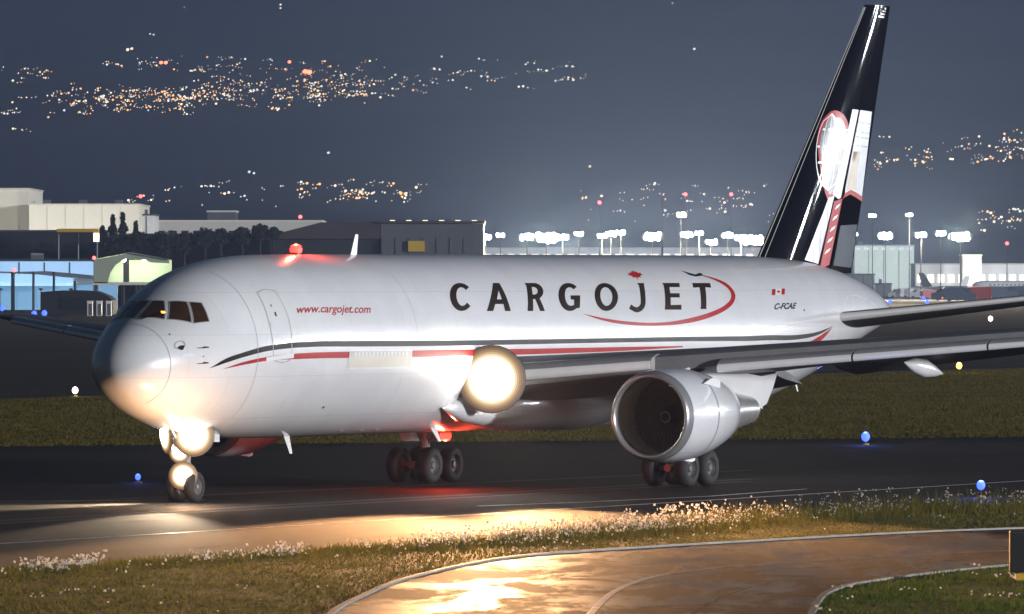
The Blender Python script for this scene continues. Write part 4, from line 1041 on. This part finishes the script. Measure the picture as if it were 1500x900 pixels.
def airliner(label, px, base, scale, rz, mb, mf, me_):
    x, y = ground(px, base)
    t = thing('parked_airliner', label, 'airliner', (x, y, 0), rz, 'airliners parked at the far pier')
    s = scale
    B().lathe([(0, .02), (.4*s, .7*s), (1.5*s, 1.5*s), (4*s, 1.95*s), (26*s, 1.95*s), (32*s, 1.2*s), (37*s, .15*s)], (-18*s, 0, 3.6*s), (1, 0, 0), 20).build('fuselage', mb, t, 60)
    for sd_ in (-1, 1):
        b = B(); b.add([(-4*s, sd_*1.5*s, 3.0*s), (3.5*s, sd_*1.5*s, 3.0*s), (6.2*s, sd_*17*s, 4.6*s), (4.6*s, sd_*17*s, 4.6*s), (-4*s, sd_*1.5*s, 3.4*s), (3.5*s, sd_*1.5*s, 3.3*s), (6.2*s, sd_*17*s, 4.7*s), (4.6*s, sd_*17*s, 4.72*s)],
                       [(0, 1, 2, 3), (4, 5, 6, 7), (0, 1, 5, 4), (1, 2, 6, 5), (2, 3, 7, 6), (3, 0, 4, 7)]); b.build('wing', M['wing_grey'], t)
        B().lathe([(0, .9*s), (1.2*s, 1.05*s), (3.2*s, .7*s), (3.2*s, .1*s)], (-4.5*s, sd_*5.6*s, 1.9*s), (1, 0, 0), 16).build('engine', me_, t, 40)
        b = B(); b.add([(14*s, sd_*.5*s, 4.6*s), (17.5*s, sd_*.5*s, 4.6*s), (19*s, sd_*6*s, 5.4*s), (17.6*s, sd_*6*s, 5.4*s), (14*s, sd_*.5*s, 4.8*s), (17.5*s, sd_*.5*s, 4.75*s), (19*s, sd_*6*s, 5.5*s), (17.6*s, sd_*6*s, 5.5*s)],
                       [(0, 1, 2, 3), (4, 5, 6, 7), (0, 1, 5, 4), (1, 2, 6, 5), (2, 3, 7, 6), (3, 0, 4, 7)]); b.build('tailplane', M['wing_grey'], t)
        B().cyl((1.5*s, sd_*3.6*s, 0), (1.5*s, sd_*3.2*s, 2.8*s), .25*s, n=8).build('leg', M['dark_pole'], t)
    B().cyl((-14*s, 0, 0), (-14*s, 0, 2.2*s), .2*s, n=8).build('leg', M['dark_pole'], t)
    b = B(); b.vprism([(12.5*s, 5.2*s), (17.5*s, 4.9*s), (19.5*s, 11.4*s), (17.0*s, 11.4*s)], -.2*s, .2*s); b.build('fin', mf, t)
    for k in range(18):
        B().box((-12*s + k*1.4*s, -1.93*s, 4.15*s), (.35*s, .1*s, .5*s)).build('window', M['dark_window'], t)
airliner('pale blue white airliner parked at the right edge, nose to the left', 1500, 436, .84, R(12), M['plane_white'], M['plane_white'], M['plane_white'])
airliner('white airliner with a brown tail parked under the star shaped flood light', 1402, 437, .60, R(150), M['plane_white'], M['plane_grey'], M['plane_red'])
airliner('small white airliner with a pale tail at the end of the grey terminal', 1372, 435.5, .52, R(20), M['plane_white'], M['plane_white'], M['plane_grey'])

# ------------------------------------------------------------------ trees in front of the terminal
def clump_tree(px, base_Y, top, width_px, label, kind):
    Y = base_Y; x = (px-750)/FPX*Y; h = CAM_Z - (top-HOR)/FPX*Y; w = width_px/FPX*Y/2
    name = 'conifer_tree' if kind == 'conifer' else 'round_tree'
    t = thing(name, label, 'tree', (x, Y, 0), 0, 'dark trees in front of the terminal')
    b = B(); b.cyl((0, 0, 0), (0, 0, h*.85), .45, .12, 8)
    for k in range(6):
        a = rng.random()*6.28; z = h*(.35 + .08*k); b.cyl((0, 0, z), (math.cos(a)*w*.5, math.sin(a)*w*.5, z+h*.08), .12, .04, 5)
    b.build('trunk', M['bark'], t)
    b = B()
    for i in range(900):
        if kind == 'conifer':
            u = rng.random()**.8; z = h*(.30 + .70*u); rr = 3.0*w*(1-u)**1.15*(.62 + .42*math.sin(u*34)) + .15
            a = rng.random()*6.283; r = rr*math.sqrt(rng.random()); p = Vector((r*math.cos(a), r*math.sin(a), z - r*.30)); s = .75
        else:
            d = Vector((rng.gauss(0, 1), rng.gauss(0, 1), rng.gauss(0, 1))).normalized()*(rng.random()**.35)
            n_ = 1 + .35*mnoise.noise(d*2.2 + Vector((px, 0, 0)))
            p = Vector((d.x*w*n_, d.y*w*n_, h - w*1.0*.9 + d.z*w*.9*n_)); s = .6
        q = Vector((rng.gauss(0, 1), rng.gauss(0, 1), rng.gauss(0, .6))).normalized(); r2 = q.orthogonal().normalized(); s *= .6 + rng.random()*.8
        b.add([p - q*s*.5 - r2*s*.3, p + q*s*.5 - r2*s*.3, p + q*s*.2 + r2*s*.6], [(0, 1, 2)])
    me = bpy.data.meshes.new('crown'); me.from_pydata(b.v, [], b.f); me.update()
    link('crown', me, M['needles'] if kind == 'conifer' else M['leaves'], t)
for (px, top, w, lab, k) in ((165, 316, 22, 'left one of the two tall dark conifers in front of the beige hall', 'conifer'), (180, 313, 22, 'tallest dark conifer in front of the beige hall', 'conifer'),
        (199, 325, 16, 'short dark conifer right of the tall pair', 'conifer'), (150, 332, 16, 'lowest dark conifer, left of the tall pair', 'conifer'),
        (240, 338, 44, 'wide round dark tree below the small white annex', 'round'), (300, 334, 34, 'dark round tree below the rooftop penthouse', 'round'), (324, 336, 26, 'small dark round tree right of the penthouse', 'round'), (355, 334, 26, 'dark round tree in the middle of the low warehouse', 'round'),
        (381, 329, 26, 'tallest dark round tree left of the red beacon', 'round'), (401, 334, 18, 'last dark round tree next to the sloping hangar roof', 'round'), (205, 340, 30, 'low dark round tree under the conifers', 'round'), (270, 341, 34, 'low dark bushy tree behind the cockpit roof', 'round')):
    clump_tree(px, 1690.0, top, w, lab, k)

# ------------------------------------------------------------------ flood light masts
def mast(px, py, Y, wpx, m, power, label, col=(.95, .98, 1), group='flood lights along the far apron'):
    p = at(px, py, Y)
    t = thing('floodlight_mast', label, 'floodlight', (p.x, Y, 0), 0, group)
    w = wpx/FPX*Y
    B().cyl((0, 0, 0), (0, 0, p.z), .14, .09, 8).build('pole', M['dark_pole'], t, 40)
    B().box((0, .25, p.z), (w*1.15, .3, w*.30)).build('lamp_rack', M['steel_pole'], t)
    for k in range(8):
        B().ball(((k % 4 - 1.5)*w*.21 + rng.uniform(-.03, .03)*w, -.15, p.z + (.10 if k < 4 else -.10)*w + rng.uniform(-.04, .04)*w), w*rng.uniform(.10, .155), 8, 6).build('lamp', m, t, 180)
    if power:
        lamp('flood_lamp', 'SPOT', (0, -.8-w*.3, p.z), power, col, t, (0, -60, p.z-6), w*.3, 165, .5)
    return t
FW, FY = G['flood_white'], G['flood_warm']
flood = [(711, 348, 18, FW, 'small bluish flood light at the corner of the dark hangar'), (733, 345, 13, FW, 'small flood light second from the dark hangar'), (772, 347, 22, FW, 'flood light just left of the brightest warm flood light'),
 (800, 349, 34, FY, 'brightest warm flood light above the letters A and R'), (824, 348, 20, FW, 'flood light just right of the brightest warm flood light'), (848, 343, 14, FW, 'single small flood light right of the warm bright one'),
 (882, 346, 16, FW, 'left lamp of the three cool flood lights over the letter O'), (895, 343, 18, FW, 'middle lamp of the three cool flood lights over the letter O'), (909, 341, 16, FW, 'right lamp of the three cool flood lights over the letter O'), (956, 347, 28, FY, 'warm flood light over the letter E'),
 (998, 315, 15, FY, 'high warm flood light on a tall mast'), (1006, 344, 20, FW, 'flood light below the high warm mast lamp'), (1042, 355, 18, FW, 'low flood light in the group left of the fin'), (1024, 342, 13, FW, 'small flood light right of the high mast'), (1066, 345, 18, FW, 'flood light left of the bright one by the fin'),
 (1085, 349, 18, FW, 'flood light touching the bright one by the fin'), (1103, 352, 34, FY, 'bright flood light at the foot of the black fin'), (1251, 343, 12, FY, 'small yellow flood light just behind the fin edge'), (1278, 316, 12, FW, 'high flood light on a mast right of the fin'), (1332, 315, 11, FW, 'high flood light on the second mast right of the fin'),
 (1297, 346, 22, FW, 'flood light over the terminal block'), (1349, 344, 18, FW, 'flood light right of the terminal block'), (1378, 342, 16, FW, 'flood light left of the brightest right hand one'), (1407, 347, 30, FY, 'brightest flood light at the right above the parked airliners')]
for px, py, w, mm, lab in flood:
    mast(px, py, (2080.0 if px > 1270 else 1800.0) + rng.uniform(-40, 60), w, mm, (150000 if px > 1270 else 125000)*(w/18.0)**2, lab, (1, .80, .48) if mm is FY else (1.0, .86, .62))
# assumed masts beyond the right edge, added for glossy fin and fuselage to mirror
for k in range(15):
    a = R(43 + 1.75*k); d = 420.0 + 25*(k % 3)
    p = Vector((math.sin(a)*d, 260 + math.cos(a)*d, 0))
    t = thing('floodlight_mast', 'assumed flood light mast added beyond the right edge', 'floodlight', p, -a, 'assumed flood lights beyond the right edge')
    hgt = (26, 33, 29, 36, 24, 31, 27)[k % 7]
    B().cyl((0, 0, 0), (0, 0, hgt), .3, .18, 8).build('pole', M['steel_pole'], t, 40)
    B().box((0, .3, hgt), (9, .3, 3.6)).build('lamp_rack', M['steel_pole'], t)
    for i in range(5):
        B().ball(((i-2)*1.8, -.2, hgt + (.9 if i % 2 else -.6)), 1.2, 12, 8).build('lamp', G['mirror_flood'] if 'mirror_flood' in G else G.setdefault('mirror_flood', glow('mirror_flood', (.95, .97, 1.0), 420, True)), t, 180)

# thin antenna tower and obstruction lights
p = at(970, 289, 1900.0)
t = thing('antenna_tower', 'thin dark antenna tower rising behind the flood lights', 'tower', (p.x, 1900, 0))
B().cyl((0, 0, 0), (0, 0, p.z), .40, .18, 6).build('mast', M['dark_pole'], t); B().box((.1, 0, p.z-1), (1.0, .8, 2.4)).build('antenna', M['dark_pole'], t)
for i, (px, py, Y, lab) in enumerate(((206, 288, 2080, 'red obstruction light on the roof corner of the beige hall'), (440, 318, 2060, 'red obstruction light at the right end of the long warehouse'), (878, 297, 2500, 'red obstruction light above the cool flood lights'), (1004, 285, 2500, 'red obstruction light above the tall mast'),
      (1071, 285, 2500, 'red obstruction light left of the fin'), (1475, 357, 2300, 'red obstruction light over the pier at the right'), (138, 378, 1420, 'red light on the corner of the lit canopy'), (21, 396, 1440, 'red light on a post in front of the blue shed'), (1060, 240, 2600, 'faint red obstruction light high between flood lights and fin'))):
    if i == 8: continue
    p = at(px, py, Y); t = thing('obstruction_light', lab, 'warning light', (p.x, Y-.5, 0), 0, 'red obstruction lights')
    B().cyl((0, 0, 0), (0, 0, p.z-.4), .14, .10, 6).build('pole', M['dark_pole'], t)
    B().ball((0, 0, p.z), 5.0/FPX*Y*.55, 10, 6).build('globe', G['obstruction'], t, 180)
    B().box((0, 0, p.z-.55), (.6, .6, .3)).build('base', M['dark_pole'], t)

# ------------------------------------------------------------------ lights of the town on the hill
def hill_point(px, py):
    dx_, dz_ = (px-750)/FPX, (HOR-py)/FPX
    lo, hi = 3600.0, 7900.0
    Y = lo
    while Y < hi:
        if CAM_Z + dz_*Y <= hill_z(dx_*Y, Y): break
        Y += 12
    Y *= .982          # roof height above the slope
    return Vector((dx_*Y, Y, CAM_Z + dz_*Y))
zones = [  # x0, x1, y0, y1, count, warmth, name of the cluster
 (0, 70, 96, 122, 16, .3, 'the small upper left hillside cluster'),
 (0, 75, 135, 200, 16, .2, 'the scattered lower left hillside lights'),
 (60, 110, 118, 165, 14, .4, 'the gap left of the dense town'),
 (102, 285, 122, 172, 170, .65, 'the dense western hillside town'),
 (280, 470, 112, 160, 140, .6, 'the dense central hillside town'),
 (145, 420, 80, 114, 55, .35, 'the sparse upper hillside town'),
 (440, 565, 84, 158, 115, .55, 'the eastern town near the orange lamp'),
 (560, 690, 95, 140, 30, .3, 'the thinning east of town'),
 (700, 870, 78, 130, 34, .2, 'the lonely lights above the letters'),
 (185, 430, 262, 310, 26, .2, 'the hill foot over the warehouse'),
 (430, 620, 262, 304, 66, .5, 'the low settlement over the hangar'),
 (840, 1130, 268, 330, 60, .3, 'the hill foot over the floodlights'),
 (1280, 1440, 196, 256, 48, .45, 'the hillside right of the fin'),
 (1445, 1520, 190, 246, 48, .55, 'the dense right hand hillside'),
 (1425, 1520, 296, 345, 30, .3, 'the hill foot over the pier'),
]
zspan = {z[6]: z[:4] for z in zones}
cl = []
rng2 = random.Random(11)
for x0, x1, y0, y1, n, warm, lab in zones:
    k = 0
    n = int(n*1.9)
    while k < n:
        cx, cy = rng2.uniform(x0, x1), y0 + (y1-y0)*(0.5 + 0.5*(rng2.random()+rng2.random()-1.0))
        m_ = rng2.choice((1, 1, 1, 2, 2, 3, 5)); sl = rng2.uniform(-.35, .25)
        for j in range(m_):
            if k >= n: break
            px, py = cx + j*rng2.uniform(3, 6.5), cy + j*sl*5 + rng2.uniform(-1.2, 1.2)
            r = .26 + .42*rng2.random()**2.6
            col = 'city_warm' if rng2.random() < warm*.75 else ('city_white' if rng2.random() < .75 else 'city_cool')
            cl.append((r, px, py, col, lab)); k += 1
for px, py, r, c, lab in ((187, 73, 1.4, 'city_white', 'left lamp of the bright pair high above the western town'), (193, 71.5, 1.2, 'city_white', 'right lamp of the bright pair high above the western town'), (220, 50, .8, 'city_cool', 'left one of two cool lights highest above the western town'), (225, 51, .8, 'city_cool', 'right one of two cool lights highest above the western town'),
     (236, 92, 1.6, 'city_red', 'left lamp of the pair of red lamps above the dense town'), (243, 92, 1.6, 'city_red', 'right lamp of the pair of red lamps above the dense town'), (447, 105, 2.0, 'city_red', 'left half of the large orange red lamp in the eastern town'), (453, 106, 2.1, 'city_red', 'right half of the large orange red lamp in the eastern town'), (424, 91, 1.4, 'city_red', 'small red lamp left of the large orange one'),
     (411, 7, .9, 'city_white', 'upper of the two lights at the very top of the picture'), (411, 12, .8, 'city_white', 'lower of the two lights at the very top of the picture'), (1017, 72, 1.1, 'city_cool', 'single star like light high right of the centre'), (985, 5, .7, 'city_white', 'faint light at the top right of the centre'), (270, 11, .6, 'city_cool', 'faint light near the top left'),
     (365, 252, .9, 'city_cool', 'upper left small cool light alone on the dark slope'), (372, 254, .8, 'city_cool', 'lower right small cool light alone on the dark slope'), (481, 224, .9, 'city_cool', 'small blurred light alone on the middle slope'), (647, 83, .8, 'city_cool', 'single cool light above the eastern end of the town'), (864, 244, .9, 'city_white', 'single light above the bright warm flood light')):
    cl.append((r + 1.0, px, py, c, lab))
cl.sort(key=lambda a: -a[0])
lm = {}
for c in ('city_warm', 'city_white', 'city_cool', 'city_red'):
    bm = bmesh.new(); bmesh.ops.create_icosphere(bm, subdivisions=1, radius=1.0); me = bpy.data.meshes.new('hillside_light'); bm.to_mesh(me); bm.free(); me.materials.append(G[c]); lm[c] = me
rest = B(); rest_idx = []
ico = [tuple(v.co) for v in lm['city_warm'].vertices]; icf = [tuple(p.vertices) for p in lm['city_warm'].polygons]
order = ['city_warm', 'city_white', 'city_cool', 'city_red']
for i, (r, px, py, c, lab) in enumerate(cl):
    p = hill_point(px, py)
    if lab not in zspan: r = (r-1.0)*.75
    if i < 290:
        o = bpy.data.objects.new('hillside_light', lm[c]); C.objects.link(o); o.location = p; o.scale = (r*1.25, r, r)
        if lab in zspan:
            x0, x1, y0, y1 = zspan[lab]
            col_ = {'city_warm': 'amber', 'city_white': 'cream', 'city_cool': 'bluish', 'city_red': 'red'}[c]
            sz = 'large' if r > .58 else ('small' if r > .44 else 'tiny')
            hv = ('left end', 'left third', 'middle', 'right third', 'right end')[max(0, min(4, int(5*(px-x0)/(x1-x0))))]
            vv = ('top edge', 'middle row', 'bottom edge')[max(0, min(2, int(3*(py-y0)/(y1-y0))))]
            lab = f'{sz} {col_} light, {vv}, {hv} of {lab}'
        tag(o, lab, 'town light', 'lights of the town on the hillside')
    else:
        rest.add([(p.x + v[0]*r, p.y + v[1]*r, p.z + v[2]*r) for v in ico], icf); rest_idx += [order.index(c)]*len(icf)
o = rest.build('distant_lights', G['city_warm']); o['kind'] = 'stuff'
for c in order[1:]: o.data.materials.append(G[c])
o.data.polygons.foreach_set('material_index', rest_idx)

# ------------------------------------------------------------------ grass and flowers of the verge
nr = np.random.default_rng(5)
def inside(px_, py_, poly):
    r = np.zeros(len(px_), bool); n = len(poly); j = n-1
    for i in range(n):
        xi, yi = poly[i]; xj, yj = poly[j]
        cnd = ((yi > py_) != (yj > py_)) & (px_ < (xj-xi)*(py_-yi)/(yj-yi+1e-12)+xi); r ^= cnd; j = i
    return r
def blades(name, poly, n, hmin, hmax, wid, m, weight=None):
    P = np.array(poly); x = nr.uniform(P[:, 0].min(), P[:, 0].max(), n); y = nr.uniform(P[:, 1].min(), P[:, 1].max(), n)
    k = inside(x, y, poly) & (np.abs(x/y) < .075); x, y = x[k], y[k]
    n = len(x)
    cl_ = np.array([mnoise.noise(Vector((a*.55, c*.28, 0))) for a, c in zip(x, y)])
    h = (hmin + (hmax-hmin)*nr.random(n)**2) * (1 + .7*cl_)
    if weight is not None: h = h*weight(x, y)
    a = nr.uniform(0, math.pi, n); lx, ly = nr.normal(0, .35, n)*h, nr.normal(0, .35, n)*h
    dx_, dy_ = np.cos(a)*wid/2, np.sin(a)*wid/2
    v = np.empty((n, 3, 3)); v[:, 0] = np.stack([x-dx_, y-dy_, np.full(n, .004)], 1); v[:, 1] = np.stack([x+dx_, y+dy_, np.full(n, .004)], 1); v[:, 2] = np.stack([x+lx, y+ly, h], 1)
    me = bpy.data.meshes.new(name); me.vertices.add(3*n); me.vertices.foreach_set('co', v.reshape(-1)); me.loops.add(3*n); me.loops.foreach_set('vertex_index', np.arange(3*n, dtype=np.int32))
    me.polygons.add(n); me.polygons.foreach_set('loop_start', np.arange(0, 3*n, 3, dtype=np.int32)); me.polygons.foreach_set('loop_total', np.full(n, 3, dtype=np.int32)); me.update(calc_edges=True)
    o = link(name, me, m); o['kind'] = 'stuff'
    return o
ne_s = smooth_line(near_edge, 8)
verge = ne_s + [p for p in outer[::-1]] + [ground(-900, 1100)]
sheet('verge', verge, 0.003, M['verge_soil'])
sheet('island_verge', isle + [ground(2700, 1120)], 0.012, M['verge_soil'])
tg = tag(blades('verge_grass', verge, 420000, .03, .10, .04, M['blade_green']), 'short olive grass strip between the taxiway and the curved road', 'grass')
tg = tag(blades('island_grass', isle + [ground(2700, 1120)], 220000, .04, .12, .035, M['blade_fresh']), 'fresh green grass beside the curved road at the lower right', 'grass')
field = [ground(2400, 633), ground(700, 648), ground(0, 655), ground(-800, 660), ground(-800, 590), ground(0, 587), ground(350, 577), ground(800, 561), ground(1500, 542), ground(2400, 532)]
tg = tag(blades('field_grass', field, 900000, .05, .15, .13, M['field_blade']), 'wide dull olive grass field beyond the taxiway', 'grass')
# weeds and tall stems along the pavement edge
ne = np.array(ne_s)
def along_edge(n, spread, shift):
    seg = np.linalg.norm(np.diff(ne, axis=0), axis=1); cum = np.concatenate([[0], np.cumsum(seg)]); s = nr.uniform(0, cum[-1], n); i = np.clip(np.searchsorted(cum, s)-1, 0, len(seg)-1); t = (s-cum[i])/seg[i]
    p = ne[i] + (ne[i+1]-ne[i])*t[:, None]; d = (ne[i+1]-ne[i])/seg[i][:, None]; q = np.stack([d[:, 1], -d[:, 0]], 1); off = shift + np.abs(nr.normal(0, spread, n))
    return p + q*off[:, None], off
pts, off = along_edge(26000, 1.6, -.15)
k = np.abs(pts[:, 0]/pts[:, 1]) < .075; pts, off = pts[k], off[k]
n = len(pts); h = (.10 + .28*nr.random(n)**2)*np.clip(1.25-off*.18, .4, 1.3)*(0.75 + .9*np.clip((pts[:, 0]+2)/14, -.3, 1))
a = nr.uniform(0, math.pi, n); wd = .03
v = np.empty((n, 3, 3)); v[:, 0] = np.stack([pts[:, 0]-np.cos(a)*wd/2, pts[:, 1]-np.sin(a)*wd/2, np.zeros(n)], 1); v[:, 1] = np.stack([pts[:, 0]+np.cos(a)*wd/2, pts[:, 1]+np.sin(a)*wd/2, np.zeros(n)], 1)
tip = np.stack([pts[:, 0]+nr.normal(0, .3, n)*h, pts[:, 1]+nr.normal(0, .3, n)*h, h], 1); v[:, 2] = tip
me = bpy.data.meshes.new('edge_weeds'); me.from_pydata(v.reshape(-1, 3).tolist(), [], [(3*i, 3*i+1, 3*i+2) for i in range(n)]); me.update()
o = link('edge_weeds', me, M['blade_green']); o['kind'] = 'stuff'; tag(o, 'ragged taller weeds along the edge of the taxiway', 'weeds')
fl = B()
cand = np.arange(n)[nr.random(n) < .16]
for i in cand:
    x, y, z = tip[i]
    if off[i] > 1.9 and nr.random() > .12: continue
    cluster = mnoise.noise(Vector((x*.8, y*.4, 5))) 
    pxv = 750 + FPX*x/y
    if pxv < 620 and cluster < .02: continue
    if pxv > 1100 and nr.random() > .35: continue
    s = (.028 + .03*nr.random())*(.62 if pxv > 1050 else .80); c = Vector((x, y, z+.01))
    for j in range(3):
        d = Vector((nr.normal(0, 1), nr.normal(0, 1)-.4, abs(nr.normal(.3, .5)))).normalized(); u = d.orthogonal().normalized()*s; w_ = d.cross(u); p = c + Vector((nr.normal(0, s*2.2), nr.normal(0, s*2), nr.normal(0, s*1.6)))
        fl.add([p-u, p+w_, p+u, p-w_], [(0, 1, 2, 3)])
# loose daisies in the verge and on the island
for poly, m_, lo_, hi_ in ((verge, 900, 0, 1), (isle + [ground(2700, 1120)], 700, 0, 1)):
    P = np.array(poly); x = nr.uniform(P[:, 0].min(), P[:, 0].max(), m_*6); y = nr.uniform(P[:, 1].min(), P[:, 1].max(), m_*6); kk = inside(x, y, poly) & (np.abs(x/y) < .07)
    for x_, y_ in zip(x[kk], y[kk]):
        if mnoise.noise(Vector((x_*.5, y_*.25, 9))) < .28: continue
        for q_ in range(rng.choice((1, 1, 2, 4))):
            s = .02 + .022*nr.random(); p = Vector((x_ + nr.normal(0, .12), y_ + nr.normal(0, .2), .12 + .08*nr.random())); d = Vector((nr.normal(0, .5), -.7, .6)).normalized(); u = d.orthogonal().normalized()*s; w_ = d.cross(u)
            fl.add([p-u, p+w_, p+u, p-w_], [(0, 1, 2, 3)])
me = bpy.data.meshes.new('wild_flowers'); me.from_pydata(fl.v, [], fl.f); me.update()
o = link('wild_flowers', me, M['petals']); o['kind'] = 'stuff'; tag(o, 'small white wild flowers lit along the taxiway edge', 'flowers')

# ------------------------------------------------------------------ haze
hz_m = bpy.data.materials.new('haze_air'); hz_m.use_nodes = True
nt = hz_m.node_tree
nt.nodes.remove(nt.nodes['Principled BSDF'])
pv = nt.nodes.new('ShaderNodeVolumePrincipled')
pv.inputs['Color'].default_value = (.40, .56, 1.0, 1)
pv.inputs['Density'].default_value = 0.00012
pv.inputs['Anisotropy'].default_value = 0.35
nt.links.new(pv.outputs[0], nt.nodes['Material Output'].inputs['Volume'])
b = B(); b.box((0, 3965, 260), (3600, 8150, 522)); hzb = b.build('haze', hz_m); hzb['kind'] = 'stuff'
tag(hzb, 'thin night haze over the whole airfield', 'haze')
